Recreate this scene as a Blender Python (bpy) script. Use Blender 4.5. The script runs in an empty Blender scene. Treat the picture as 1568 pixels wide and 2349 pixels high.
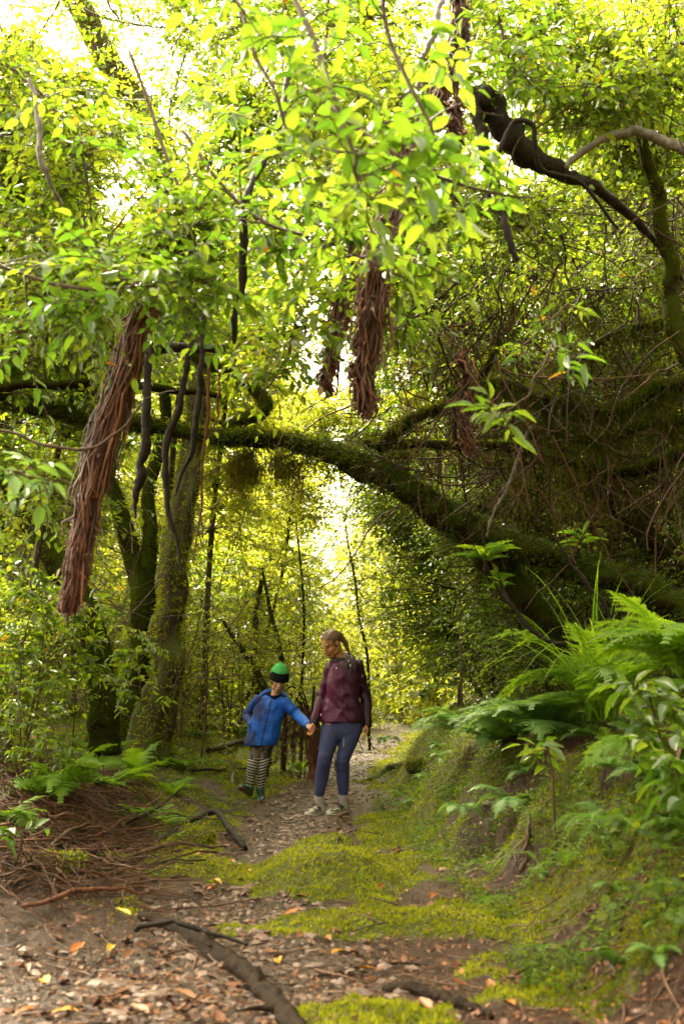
import bpy, bmesh, math, random
import numpy as np
from mathutils import Vector, Matrix
rng = np.random.default_rng(11)
random.seed(5)
S = bpy.context.scene
COL = S.collection
R_ = math.radians

# ------------------------------------------------------------------ camera
CAM_H, PITCH, FPX, CU, CV = 1.05, math.atan(426/2284), 2284.0, 784.0, 1174.5
cp, sp = math.cos(PITCH), math.sin(PITCH)
cam = bpy.data.cameras.new('camera'); cam.lens = 35; cam.sensor_fit = 'VERTICAL'; cam.sensor_height = 36
cam.sensor_width = 24; cam.clip_end = 500; cam.clip_start = .05
cam.dof.use_dof = True; cam.dof.focus_distance = 9.3; cam.dof.aperture_fstop = 2.6
camo = bpy.data.objects.new('camera', cam); COL.objects.link(camo)
camo.location = (0, 0, CAM_H); camo.rotation_euler = (math.pi/2+PITCH, 0, 0); S.camera = camo

def ray(u, v):
    a = (u-CU)/FPX; b = (CV-v)/FPX
    return np.array([a, cp-b*sp, sp+b*cp])
def at(u, v, Y):
    """the world point at photo position u,v and distance Y in front of the camera"""
    r = ray(u, v); return np.array([0, 0, CAM_H])+r*(Y/r[1])

# ------------------------------------------------------------------ noise
def _h(ix, iy, iz, s):
    n = (ix.astype(np.int64)*374761393+iy.astype(np.int64)*668265263+iz.astype(np.int64)*2147483647+s*974634777) & 0xffffffff
    n = ((n ^ (n >> 13))*1274126177) & 0xffffffff
    n = (n ^ (n >> 16)) & 0xffffffff
    return n/4294967295.0
def vnoise(p, s=0):
    p = np.asarray(p, float); f = np.floor(p); t = p-f; t = t*t*(3-2*t); i = f.astype(np.int64)
    r = 0
    for dx in (0, 1):
        for dy in (0, 1):
            for dz in (0, 1):
                w = (t[..., 0] if dx else 1-t[..., 0])*(t[..., 1] if dy else 1-t[..., 1])*(t[..., 2] if dz else 1-t[..., 2])
                r = r+w*_h(i[..., 0]+dx, i[..., 1]+dy, i[..., 2]+dz, s)
    return r*2-1
def fbm(p, o=4, s=0, g=.5):
    r = 0; a = 1; p = np.asarray(p, float)
    for k in range(o):
        r = r+a*vnoise(p, s+k); p = p*2.03+11.7; a *= g
    return r
def fb2(x, y, f, o=4, s=0):
    x, y = np.broadcast_arrays(np.asarray(x, float), np.asarray(y, float))
    return fbm(np.stack([x*f, y*f, np.full(x.shape, s*7.31)], -1), o, s)
def sm(a, b, x):
    t = np.clip((x-a)/(b-a), 0, 1); return t*t*(3-2*t)
def norm(v):
    return v/np.maximum(np.linalg.norm(v, axis=-1, keepdims=True), 1e-9)
def rv(n, s=1.0):
    return rng.normal(0, s, (n, 3))

# ------------------------------------------------------------------ mesh building
class MB:
    """collects vertices and faces of one mesh"""
    def __init__(s):
        s.V = []; s.L = []; s.T = []; s.M = []; s.at = {'rnd': [], 'lx': [], 'ly': []}; s.n = 0
    def add(s, V, faces, mat=0, rnd=0.5, lx=0, ly=0):
        V = np.asarray(V, float).reshape(-1, 3); m = len(V)
        for F in (faces if isinstance(faces, list) else [faces]):
            F = np.asarray(F, np.int64)
            s.L.append((F+s.n).ravel()); s.T.append(np.full(len(F), F.shape[1])); s.M.append(np.full(len(F), mat))
        s.V.append(V); s.n += m
        for k, a in (('rnd', rnd), ('lx', lx), ('ly', ly)):
            s.at[k].append(np.broadcast_to(np.asarray(a, float), (m,)).copy())
        return s
    def mesh(s, name, mats, smooth=True, loc=None):
        me = bpy.data.meshes.new(name)
        V = np.concatenate(s.V); L = np.concatenate(s.L).astype(np.int32); T = np.concatenate(s.T).astype(np.int32)
        if loc is not None: V = V-np.asarray(loc)
        me.vertices.add(len(V)); me.vertices.foreach_set('co', V.astype(np.float32).ravel())
        me.loops.add(len(L)); me.loops.foreach_set('vertex_index', L)
        me.polygons.add(len(T)); st = np.concatenate([[0], np.cumsum(T)[:-1]]).astype(np.int32)
        me.polygons.foreach_set('loop_start', st)
        me.polygons.foreach_set('material_index', np.concatenate(s.M).astype(np.int32))
        me.polygons.foreach_set('use_smooth', np.full(len(T), smooth))
        for k, a in s.at.items():
            A = me.attributes.new(k, 'FLOAT', 'POINT'); A.data.foreach_set('value', np.concatenate(a).astype(np.float32))
        for m in (mats if isinstance(mats, (list, tuple)) else [mats]): me.materials.append(m)
        me.update(calc_edges=True); return me

def tubes(P, Rr, s=5, caps=False):
    """P (M,k,3) polylines, Rr (M,k) radii -> verts, quads"""
    P = np.asarray(P, float); Rr = np.asarray(Rr, float); M, k, _ = P.shape
    t = norm(np.gradient(P, axis=1)); ov = norm(P[:, -1]-P[:, 0]+1e-6)
    ref = np.where(np.abs(ov[:, 2:3]) > .75, np.array([[1., .13, 0]]), np.array([[.05, .1, 1.]]))[:, None, :]
    a = norm(np.cross(t, ref)); b = np.cross(a, t)
    th = np.arange(s)/s*2*np.pi
    V = P[:, :, None]+Rr[:, :, None, None]*(a[:, :, None]*np.cos(th)[None, None, :, None]+b[:, :, None]*np.sin(th)[None, None, :, None])
    i = np.arange(M)[:, None, None]*k*s+np.arange(k-1)[None, :, None]*s
    j = np.arange(s)[None, None]; j2 = (j+1) % s
    F = np.stack([i+j, i+j2, i+s+j2, i+s+j], -1).reshape(-1, 4)
    if caps:
        e = [np.arange(s)[None, ::-1]+np.arange(M)[:, None]*k*s, np.arange(s)[None]+np.arange(M)[:, None]*k*s+(k-1)*s]
        return V.reshape(-1, 3), [F, np.concatenate(e)]
    return V.reshape(-1, 3), F
def spline(pts, n):
    p = np.asarray(pts, float); p = np.vstack([2*p[0]-p[1], p, 2*p[-1]-p[-2]]); m = len(p)-3
    u = np.linspace(0, m-1e-6, n); i = u.astype(int); t = (u-i)[:, None]
    a, b, c, d = p[i], p[i+1], p[i+2], p[i+3]
    return .5*((2*b)+(c-a)*t+(2*a-5*b+4*c-d)*t*t+(3*b-a-3*c+d)*t**3)
def limb(mb, pts, r, n=40, s=12, rough=.12, fr=3., wob=0, mat=0, flute=0, seed=0, caps=True):
    """one bark-rough tapering limb through pts, radii r (list); returns path and radii"""
    P = spline(pts, n); r = np.interp(np.linspace(0, 1, n), np.linspace(0, 1, len(r)), r)
    if wob: P = P+wob*np.stack([vnoise(np.stack([np.linspace(0, n/6., n), np.full(n, 3.3*q+seed), np.full(n, .5)], -1), q) for q in range(3)], -1)
    V, F = tubes(P[None], r[None], s, caps)
    C = np.repeat(P, s, 0); N = V-C; d = np.linalg.norm(N, axis=1, keepdims=True)
    th = np.tile(np.arange(s)/s*2*np.pi, n)
    f = 1+rough*fbm(V*fr/np.maximum(.02, np.mean(r))*.25+seed*5, 4, seed)
    if flute: f = f+flute*np.sin(th*5+V[:, 2]*1.2+seed)+flute*.6*np.sin(th*9-V[:, 2]*.7)
    mb.add(C+N*f[:, None], F, mat, rnd=.5+.5*vnoise(V*2, seed+3), lx=np.repeat(np.linspace(0, 1, n), s), ly=th/6.283)
    return P, r

LEAF8 = (np.array([[0, 0, 0], [-.5, .3, .07], [0, .3, 0], [.5, .3, .07], [-.4, .68, .06], [0, .68, 0], [.4, .68, .06], [0, 1, 0]]),
         [np.array([[0, 2, 1], [0, 3, 2], [4, 5, 7], [5, 6, 7]]), np.array([[1, 2, 5, 4], [2, 3, 6, 5]])])
def bigleaf(rows=7, serr=.05):
    V = [[0, -.02, 0]]; 
    for i in range(1, rows):
        y = i/rows; w = .5*math.sin(math.pi*y**.8)**.75*(1+serr*(-1)**i)
        z = .10+.03*math.sin(i*2.1)
        V += [[-w, y, w*.25+.02*math.sin(i*2.7)], [-w*.5, y, w*.1], [0, y, 0], [w*.5, y, w*.1], [w, y, w*.25+.02*math.cos(i*2.1)]]
    V += [[0, 1.06, -.01]]; n = len(V)-1
    T = [[0, 1+j+1, 1+j] for j in range(4)]+[[n-5+j, n-4+j, n] for j in range(4)]
    Q = [[1+5*i+j, 1+5*i+j+1, 6+5*i+j+1, 6+5*i+j] for i in range(rows-2) for j in range(4)]
    return np.array(V, float), [np.array(T), np.array(Q)]
LEAFB = bigleaf()
BLADE = (np.array([[-.5, 0, 0], [.5, 0, 0], [-.38, .55, 0], [.38, .55, 0], [0, 1, 0]]), [np.array([[0, 1, 3, 2]]), np.array([[2, 3, 4]])])
TRI = (np.array([[-.5, 0, 0], [.5, 0, 0], [0, 1, 0]]), [np.array([[0, 1, 2]])])
ROUND = (np.array([[0, 0, 0]]+[[.5*math.sin(a), .5-.5*math.cos(a)*(1 if abs(a-3.14) > 1e-3 else .85), .05*math.cos(2*a)] for a in [q*math.pi/4 for q in range(1, 8)]]), [np.array([[0, 1, 2, 3, 4, 5, 6, 7][::-1]])])
def leaves(mb, pos, along, nrm, ln, w=.5, rnd=.5, tpl=LEAF8, bend=.2, mat=0):
    n = len(pos)
    if not n: return
    y = norm(along); x = norm(np.cross(y, nrm)); z = np.cross(x, y)
    T, Fs = tpl; ln = np.broadcast_to(ln, (n,)); w = np.broadcast_to(w, (n,)); bend = np.broadcast_to(bend, (n,))
    tx = T[None, :, 0]*w[:, None]; ty = np.broadcast_to(T[None, :, 1], (n, len(T))); tz = T[None, :, 2]*1.-bend[:, None]*T[None, :, 1]**2
    V = pos[:, None]+ln[:, None, None]*(x[:, None]*tx[..., None]+y[:, None]*ty[..., None]+z[:, None]*tz[..., None])
    m = len(T); off = (np.arange(n)*m)[:, None, None]
    mb.add(V.reshape(-1, 3), [(F[None]+off).reshape(-1, F.shape[1]) for F in Fs], mat,
           rnd=np.repeat(np.broadcast_to(rnd, (n,)), m), lx=np.tile(T[:, 0], n), ly=np.tile(T[:, 1], n))
def sprays(mb, base, d, L, k, ll, smb=None, droop=.3, rnd=None, tpl=LEAF8, w=.46, flat=.5, smat=0, jit=.35, bend=.2, stemr=.003):
    """leafy twigs: k leaves set alternately along each of M curved stems"""
    M = len(base); d = norm(d); L = np.broadcast_to(L, (M,)).astype(float)
    t = ((np.arange(k)+.7)/k)[None, :, None]*np.ones((M, 1, 1))
    dn = np.array([0, 0, -1.])
    def pt(t): return base[:, None]+d[:, None]*L[:, None, None]*t+dn*droop*L[:, None, None]*t*t
    p = pt(t); tan = norm(d[:, None]+2*droop*t*dn)
    side = norm(np.cross(tan, np.array([0, 0, 1.])+.25*rv(M)[:, None])); sg = np.where(np.arange(k) % 2, 1, -1)[None, :, None]
    endf = (t > .93)
    ld = tan*(.55+.6*endf)+side*sg*np.where(endf, .2, .85)+jit*rng.normal(0, 1, (M, k, 3))+dn*.15
    nr = np.array([0, 0, 1.])+flat*rng.normal(0, 1, (M, k, 3))
    ln = ll*(.55+.65*rng.random((M, k)))
    if rnd is None: rnd = rng.random(M)
    rr = np.clip(rnd[:, None]+.22*rng.normal(0, 1, (M, k)), 0, .9); rr = np.where(rng.random((M, k)) < .006, 1.05, rr)
    w = w*(.75+.45*rng.random(M*k))
    leaves(mb, p.reshape(-1, 3), ld.reshape(-1, 3), nr.reshape(-1, 3), ln.ravel(), w, rr.ravel(), tpl, bend)
    if smb is not None:
        P = pt(np.linspace(0, 1, 4)[None, :, None]*np.ones((M, 1, 1)))
        V, F = tubes(P, stemr*np.linspace(1, .4, 4)[None]*np.ones((M, 1)), 3)
        smb.add(V, F, smat, rnd=.5)

# ------------------------------------------------------------------ scene objects
def props(o, label=None, cat=None, group=None, kind=None):
    for k, v in (('label', label), ('category', cat), ('group', group), ('kind', kind)):
        if v: o[k] = v
    return o
def root(name, label, cat, loc, group=None):
    o = bpy.data.objects.new(name, None); o.empty_display_size = .2; COL.objects.link(o); o.location = [float(c) for c in loc]
    return props(o, label, cat, group)
def part(name, me, parent, label=None):
    o = bpy.data.objects.new(name, me); COL.objects.link(o); o.parent = parent
    if label: o['label'] = label
    return o
def bpart(name, mb, mats, parent, label=None, smooth=True):
    return part(name, mb.mesh(name, mats, smooth, loc=wl(parent)), parent, label)
def wl(o):
    l = np.zeros(3)
    while o is not None: l = l+np.array(o.location); o = o.parent
    return l
def solo(name, mb, mats, label=None, cat=None, group=None, kind=None, smooth=True, loc=None):
    loc = (0, 0, 0) if loc is None else [float(c) for c in loc]
    o = bpy.data.objects.new(name, mb.mesh(name, mats, smooth, loc=loc)); COL.objects.link(o); o.location = loc
    return props(o, label, cat, group, kind)
def copy_tree(o, parent=None):
    c = o.copy(); COL.objects.link(c); c.parent = parent
    for ch in list(o.children): copy_tree(ch, c)
    return c
# ------------------------------------------------------------------ materials
def mat(name):
    m = bpy.data.materials.new(name); m.use_nodes = True; nt = m.node_tree
    b = nt.nodes['Principled BSDF']; return m, nt, b
def N(nt, t, **kw):
    n = nt.nodes.new(t)
    for k, v in kw.items():
        if k in n.inputs: n.inputs[k].default_value = v
        else: setattr(n, k, v)
    return n
def lk(nt, a, b): nt.links.new(a, b)
def attr(nt, name): return N(nt, 'ShaderNodeAttribute', attribute_name=name).outputs['Fac']
def ramp(nt, fac, stops, interp='LINEAR'):
    r = N(nt, 'ShaderNodeValToRGB'); cr = r.color_ramp; cr.interpolation = interp
    while len(cr.elements) < len(stops): cr.elements.new(.5)
    for e, (p, c) in zip(cr.elements, stops): e.position = p; e.color = (*c, 1) if len(c) == 3 else c
    lk(nt, fac, r.inputs[0]); return r.outputs[0]
def mathn(nt, op, a, b=None, c=None):
    m = N(nt, 'ShaderNodeMath', operation=op)
    for i, x in enumerate((a, b, c)):
        if x is None: continue
        if isinstance(x, (int, float)): m.inputs[i].default_value = x
        else: lk(nt, x, m.inputs[i])
    return m.outputs[0]
def mixc(nt, fac, a, b, mode='MIX'):
    m = N(nt, 'ShaderNodeMix', data_type='RGBA', blend_type=mode)
    for i, x in ((0, fac), (6, a), (7, b)):
        if isinstance(x, (int, float)): m.inputs[i].default_value = x
        elif isinstance(x, tuple): m.inputs[i].default_value = (*x, 1)
        else: lk(nt, x, m.inputs[i])
    return m.outputs[2]
def noise(nt, scale, detail=4, rough=.55, vec=None, out='Fac'):
    n = N(nt, 'ShaderNodeTexNoise', Scale=scale, Detail=detail, Roughness=rough)
    if vec is not None: lk(nt, vec, n.inputs['Vector'])
    return n.outputs[out]
def objco(nt, sc=None):
    o = N(nt, 'ShaderNodeTexCoord').outputs['Object']
    if sc is None: return o
    m = N(nt, 'ShaderNodeMapping'); m.inputs['Scale'].default_value = sc; lk(nt, o, m.inputs['Vector']); return m.outputs[0]
def bump(nt, b, h, strength=.5, dist=.01):
    n = N(nt, 'ShaderNodeBump', Strength=strength, Distance=dist); lk(nt, h, n.inputs['Height']); lk(nt, n.outputs[0], b.inputs['Normal']); return n

def leafmat(name, cols, trans, tf=.45, rough=.32, spec=.5, veins=True):
    """cols: ramp over the leaf's own random number; trans: colour light takes on passing through"""
    m, nt, b = mat(name); r = attr(nt, 'rnd')
    n = len(cols)-2
    stops = [(i/max(n, 1)*.93, c) for i, c in enumerate(cols[:-1])]+[(1.0, cols[-1])]
    c = ramp(nt, mathn(nt, 'MULTIPLY', r, .98), stops)
    tn = len(trans)-2
    tr = ramp(nt, mathn(nt, 'MULTIPLY', r, .98), [(i/max(tn, 1)*.93, q) for i, q in enumerate(trans[:-1])]+[(1.0, trans[-1])])
    geo = objco(nt)
    mo = noise(nt, 14, 2, .5, geo)
    c = mixc(nt, mathn(nt, 'MULTIPLY', mo, .35), c, mixc(nt, 1.0, c, (.55, .6, .6), 'MULTIPLY'))
    if veins:
        lx = mathn(nt, 'ABSOLUTE', attr(nt, 'lx')); ly = attr(nt, 'ly')
        mid = mathn(nt, 'LESS_THAN', lx, .018)
        sv = mathn(nt, 'PINGPONG', mathn(nt, 'SUBTRACT', ly, mathn(nt, 'MULTIPLY', lx, .8)), .06)
        sv = mathn(nt, 'LESS_THAN', sv, .006)
        vv = mathn(nt, 'MAXIMUM', mid, mathn(nt, 'MULTIPLY', sv, .6))
        c = mixc(nt, mathn(nt, 'MULTIPLY', vv, .5), c, mixc(nt, 1.0, c, (1.7, 1.6, 1.5), 'MULTIPLY'))
        tr = mixc(nt, mathn(nt, 'MULTIPLY', vv, .5), tr, mixc(nt, 1.0, tr, (.5, .5, .5), 'MULTIPLY'))
    lk(nt, c, b.inputs['Base Color']); b.inputs['Roughness'].default_value = rough
    b.inputs['Specular IOR Level'].default_value = spec
    t = N(nt, 'ShaderNodeBsdfTranslucent'); lk(nt, tr, t.inputs['Color'])
    mx = N(nt, 'ShaderNodeMixShader'); mx.inputs[0].default_value = tf
    lk(nt, b.outputs[0], mx.inputs[1]); lk(nt, t.outputs[0], mx.inputs[2])
    lk(nt, mx.outputs[0], nt.nodes['Material Output'].inputs['Surface'])
    return m
def barkmat(name, dark, light, moss=None, mossamt=.5, stretch=(6, 6, 1.2), rough=.8, bs=.6, spec=.3, sc=3.):
    m, nt, b = mat(name); co = objco(nt, tuple(s*sc for s in stretch)); co1 = objco(nt)
    n1 = noise(nt, 2.2, 6, .65, co); c = ramp(nt, n1, [(.3, dark), (.7, light)])
    if moss:
        geo = N(nt, 'ShaderNodeNewGeometry'); sx = N(nt, 'ShaderNodeSeparateXYZ'); lk(nt, geo.outputs['Normal'], sx.inputs[0])
        k = mathn(nt, 'ADD', mathn(nt, 'MULTIPLY', sx.outputs['Z'], .35), noise(nt, 5, 5, .6, co1))
        k = ramp(nt, k, [(1.0-mossamt-.08, (0, 0, 0)), (1.0-mossamt+.12, (1, 1, 1))])
        mc = mixc(nt, noise(nt, 40, 3, .6, co1), tuple(q*.5 for q in moss), moss)
        c = mixc(nt, k, c, mc)
    lk(nt, c, b.inputs['Base Color']); b.inputs['Roughness'].default_value = rough; b.inputs['Specular IOR Level'].default_value = spec
    bump(nt, b, mathn(nt, 'ADD', n1, mathn(nt, 'MULTIPLY', noise(nt, 60, 4, .7, co1), .4)), bs, .02)
    return m
def rndmat(name, cols, rough=.6, spec=.4, bsc=None, bstr=.4, two=None, const=False):
    """colour picked per piece from a ramp"""
    m, nt, b = mat(name); r = attr(nt, 'rnd'); n = len(cols)
    c = ramp(nt, r, [(i/(n-1) if not const else i/n, q) for i, q in enumerate(cols)], 'CONSTANT' if const else 'LINEAR')
    nn = noise(nt, 35, 3, .6, objco(nt)); c = mixc(nt, mathn(nt, 'MULTIPLY', nn, .6), c, mixc(nt, 1.0, c, (.45, .42, .4), 'MULTIPLY'))
    lk(nt, c, b.inputs['Base Color']); b.inputs['Roughness'].default_value = rough; b.inputs['Specular IOR Level'].default_value = spec
    if bsc: bump(nt, b, noise(nt, bsc, 4, .6, objco(nt)), bstr, .01)
    return m

YL = (.42, .26, .015)
M = {}
M['leaf'] = leafmat('leaf_green', [(.035, .075, .006), (.07, .12, .009), (.12, .17, .012), (.34, .17, .02)],
                    [(.17, .31, .010), (.33, .48, .018), (.52, .58, .03), (.65, .36, .02)], .48, .24, .8)
M['leafn'] = leafmat('leaf_near', [(.04, .085, .008), (.075, .13, .010), (.12, .175, .013), (.36, .15, .02)],
                     [(.12, .26, .012), (.24, .42, .018), (.40, .52, .03), (.6, .3, .02)], .42, .2, .9)
M['leafw'] = leafmat('leaf_wet', [(.10, .2, .06), (.14, .26, .09), (.18, .3, .10), (.36, .2, .03)], [(.15, .3, .03), (.25, .42, .05), (.3, .5, .05), (.6, .35, .03)], .3, .15, 1.0)
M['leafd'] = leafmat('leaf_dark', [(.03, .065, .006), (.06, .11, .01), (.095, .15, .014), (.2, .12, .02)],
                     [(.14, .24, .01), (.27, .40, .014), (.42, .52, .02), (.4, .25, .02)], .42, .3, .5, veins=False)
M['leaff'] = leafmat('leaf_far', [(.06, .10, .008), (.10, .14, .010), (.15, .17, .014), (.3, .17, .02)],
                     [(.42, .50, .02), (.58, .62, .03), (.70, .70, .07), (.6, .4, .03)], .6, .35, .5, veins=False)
M['herb'] = leafmat('herb_leaf', [(.03, .065, .006), (.06, .11, .008), (.11, .16, .012), (.2, .12, .02)],
                    [(.12, .22, .01), (.22, .34, .012), (.38, .48, .02), (.4, .3, .02)], .42, .5, .25, veins=False)
M['creep'] = leafmat('creeper_leaf', [(.012, .03, .004), (.025, .05, .006), (.045, .07, .008), (.1, .08, .01)],
                    [(.05, .1, .01), (.1, .16, .01), (.15, .2, .01), (.3, .2, .02)], .3, .6, .12, veins=False)
M['fern'] = leafmat('fern_green', [(.07, .16, .015), (.12, .23, .02), (.17, .28, .025), (.2, .12, .02)],
                    [(.26, .5, .02), (.38, .62, .02), (.5, .68, .03), (.4, .3, .02)], .5, .45, .35, veins=False)
M['fernp'] = leafmat('fern_pale', [(.11, .22, .07), (.16, .28, .09), (.2, .32, .08), (.2, .14, .03)],
                     [(.25, .48, .07), (.34, .58, .07), (.42, .62, .06), (.4, .3, .02)], .42, .4, .5, veins=False)
M['moss'] = leafmat('moss_green', [(.06, .08, .005), (.17, .19, .008), (.31, .32, .014), (.2, .17, .02)],
                    [(.24, .28, .01), (.48, .50, .012), (.66, .64, .02), (.4, .3, .02)], .35, .7, .2, veins=False)
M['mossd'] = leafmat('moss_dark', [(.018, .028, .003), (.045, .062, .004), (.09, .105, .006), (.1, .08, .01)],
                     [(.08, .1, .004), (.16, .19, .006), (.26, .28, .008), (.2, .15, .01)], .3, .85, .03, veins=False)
M['beard'] = leafmat('hanging_moss', [(.05, .05, .006), (.10, .09, .010), (.16, .14, .015), (.12, .08, .02)],
                     [(.28, .26, .015), (.42, .38, .02), (.55, .48, .03), (.3, .2, .02)], .35, .8, .15, veins=False)
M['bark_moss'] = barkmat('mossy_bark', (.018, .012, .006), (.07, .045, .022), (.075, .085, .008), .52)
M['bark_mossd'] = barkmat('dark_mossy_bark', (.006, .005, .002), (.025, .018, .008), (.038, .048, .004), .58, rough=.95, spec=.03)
M['bark_dark'] = barkmat('dark_wet_bark', (.006, .004, .003), (.024, .014, .009), None, rough=.6, spec=.18)
M['bark_twig'] = barkmat('brown_twig', (.03, .016, .008), (.13, .075, .04), None, rough=.6)
M['bark_red'] = barkmat('red_fibrous_bark', (.035, .009, .004), (.23, .085, .04), None, stretch=(9, 9, .7), rough=.6, bs=1., sc=2.2)
M['bark_grey'] = barkmat('pale_grey_bark', (.06, .05, .045), (.24, .2, .18), None, rough=.5)
M['log'] = barkmat('wet_dark_log', (.007, .005, .004), (.04, .024, .016), None, stretch=(3, 3, 3), rough=.65, spec=.1, bs=1., sc=4)
M['litter'] = rndmat('dead_leaf', [(.016, .005, .002), (.055, .014, .005), (.14, .04, .011), (.19, .07, .026), (.08, .02, .006), (.25, .12, .06), (.24, .08, .018), (.03, .008, .004)], .5, .35)
M['litterb'] = rndmat('fresh_fallen_leaf', [(.55, .25, .01), (.5, .14, .012), (.28, .06, .015), (.62, .36, .03), (.3, .12, .04)], .4, .6, const=True)
M['pebble'] = rndmat('path_stone', [(.08, .045, .033), (.15, .09, .07), (.24, .165, .145), (.12, .065, .05)], .45, .45, 60)
M['root'] = rndmat('brown_root', [(.012, .006, .003), (.035, .015, .007), (.06, .026, .012), (.09, .045, .022)], .7, .15)
M['stick'] = rndmat('dead_twig', [(.02, .010, .006), (.07, .03, .014), (.16, .075, .035), (.22, .14, .09)], .5, .5)
M['needle'] = rndmat('dead_frond', [(.025, .009, .005), (.06, .02, .009), (.11, .036, .015), (.18, .085, .045)], .6, .3)

M['heap'] = rndmat('heap_stick', [(.012, .005, .003), (.05, .017, .007), (.10, .034, .013), (.17, .08, .04), (.06, .02, .009)], .6, .3)
# ------------------------------------------------------------------ terrain
_Y = [2, 3.5, 5, 7, 9.3, 12, 16, 22, 30, 60]
def xc(y): return np.interp(y, _Y, [-.6, -.55, -.42, -.38, -.27, -.18, .35, 1.1, 3.2, 12])
def hw(y): return np.interp(y, _Y, [1.3, 1.15, .62, .45, .50, .42, .5, .5, .7, 1])
def xr(y): return np.interp(y, _Y, [.75, .75, .75, .55, .38, .50, 1.05, 1.75, 3.6, 13])
def xl(y): return np.interp(y, _Y, [-1.9, -1.75, -1.15, -.95, -.95, -.85, -.35, .5, 2.3, 11])
def cush(x, y, f, s=0):
    """rounded cushions: 1 at the middle of a cell, 0 in the creases"""
    x, y = np.broadcast_arrays(np.asarray(x, float)*f, np.asarray(y, float)*f); ix, iy = np.floor(x).astype(np.int64), np.floor(y).astype(np.int64); d1 = np.full(x.shape, 9.)
    for a in (-1, 0, 1):
        for b_ in (-1, 0, 1):
            jx = ix+a+_h(ix+a, iy+b_, ix*0, s); jy = iy+b_+_h(ix+a, iy+b_, ix*0+7, s); d1 = np.minimum(d1, (x-jx)**2+(y-jy)**2)
    return np.clip(1-d1*1.25, 0, 1)
def H(x, y):
    x = np.asarray(x, float); y = np.asarray(y, float)
    z = .033*np.maximum(0, y-9.4)-.01*np.maximum(0, y-30)
    dr = x-xr(y); dl = xl(y)-x
    fb = sm(14, 24, y)
    z = z+(.74-.35*fb)*sm(0, .85, dr+.12*fb2(x, y, 1.3, 3, 3))+np.maximum(0, dr-.8)*.14+np.maximum(0, dr-2.4)*.55*(1-.6*fb)
    z = z+.34*sm(0, 1.3, dl+.15*fb2(x, y, 1.1, 3, 5))+np.maximum(0, dl-1)*.10
    off = sm(.0, .6, np.maximum(dr, dl))
    z = z+(.012+.065*off)*fb2(x, y, 2.2, 4, 1)+(.006+.03*off)*fb2(x, y, 8, 3, 9)
    bk = sm(.0, .35, dr)*sm(3.2, 1.8, dr); vg = sm(-.5, -.1, np.maximum(dr, dl))*(1-bk)
    wx = x+.08*fb2(x, y, 4, 2, 81); wy = y+.08*fb2(x, y, 4, 2, 82)
    z = z+bk*(.15*(cush(wx, wy, 2.3, 2)-.5)+.055*(cush(wx, wy, 6.5, 3)-.5))+vg*(.035*cush(wx, wy, 4.5, 4)+.02*cush(wx, wy, 9, 5))*sm(14, 9, y)
    # mossy hummocks
    z = z+.20*np.exp(-(((x+.10)/.34)**2+((y-6.0)/.62)**2)**1.5)*(1+.25*fb2(x, y, 6, 3, 8))
    z = z+.085*np.exp(-(((x-.15)/.5)**2+((y-4.75)/.28)**2))+.04*np.exp(-(((x-.0)/.3)**2+((y-3.45)/.3)**2))
    z = z+.07*np.exp(-(((x+.8)/.28)**2+((y-6.1)/.35)**2))+.06*np.exp(-(((x+.95)/.25)**2+((y-7.4)/.5)**2))
    # where the two people stand the ground is level
    for px, py, pz, rr in ((-.22, 9.2, .0, .55), (-.85, 9.85, .066, .35)):
        w = np.exp(-(((x-px)**2+(y-py)**2)/rr**2)**2); z = z*(1-w)+pz*w
    return z
def ground_at(u, v):
    r = ray(u, v); o = np.array([0, 0, CAM_H]); t = np.linspace(1.5, 60, 6000)
    P = o+r*t[:, None]; below = P[:, 2] < H(P[:, 0], P[:, 1])
    return P[np.argmax(below)] if below.any() else P[-1]
def mossmask(x, y):
    n = fb2(x, y, 1.6, 4, 21)*.9+fb2(x, y, 6, 3, 22)*.45
    pd = np.abs(x-xc(y))/hw(y)
    m = n+.55*sm(.55, 1.25, pd)-.68-.25*sm(1.1, .6, pd)+.25*sm(7, 9, y)*sm(.9, 1.3, pd)
    m = m+2.0*np.exp(-(((x+.12)/.44)**2+((y-6.0)/.8)**2)**2)+1.5*np.exp(-(((x-.15)/.75)**2+((y-4.75)/.35)**2)**2)+1.5*np.exp(-(((x-.02)/.35)**2+((y-3.45)/.3)**2)**2)
    m = m+1.2*np.exp(-(((x+.85)/.4)**2+((y-6.3)/.6)**2)**2)+.9*np.exp(-(((x-.45)/.35)**2+((y-7.4)/1.6)**2)**2)
    m = m-.9*sm(-.9, -1.6, x)*sm(8, 5.5, y)+(.38+1.1*fb2(x, y, 2.6, 3, 71))*sm(.15, .5, x-xr(y))*sm(13, 9, y)+.5*sm(10.5, 14, y)
    return np.clip(m*1.8+.35, 0, 1)
def nonuni(pts):
    return np.concatenate([np.arange(a, b, s) for a, b, s in pts])
gx = nonuni([(-70, -14, 4), (-14, -5, .5), (-5, -2.6, .12), (-2.6, 2.6, .028), (2.6, 5, .12), (5, 14, .5), (14, 71, 4)])
gy = nonuni([(-60, -2, 4), (-2, 2.4, .25), (2.4, 7.5, .03), (7.5, 12, .05), (12, 24, .15), (24, 40, .8), (40, 160, 6)])
GX, GY = np.meshgrid(gx, gy); GZ = H(GX, GY)
mm = mossmask(GX, GY)
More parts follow.
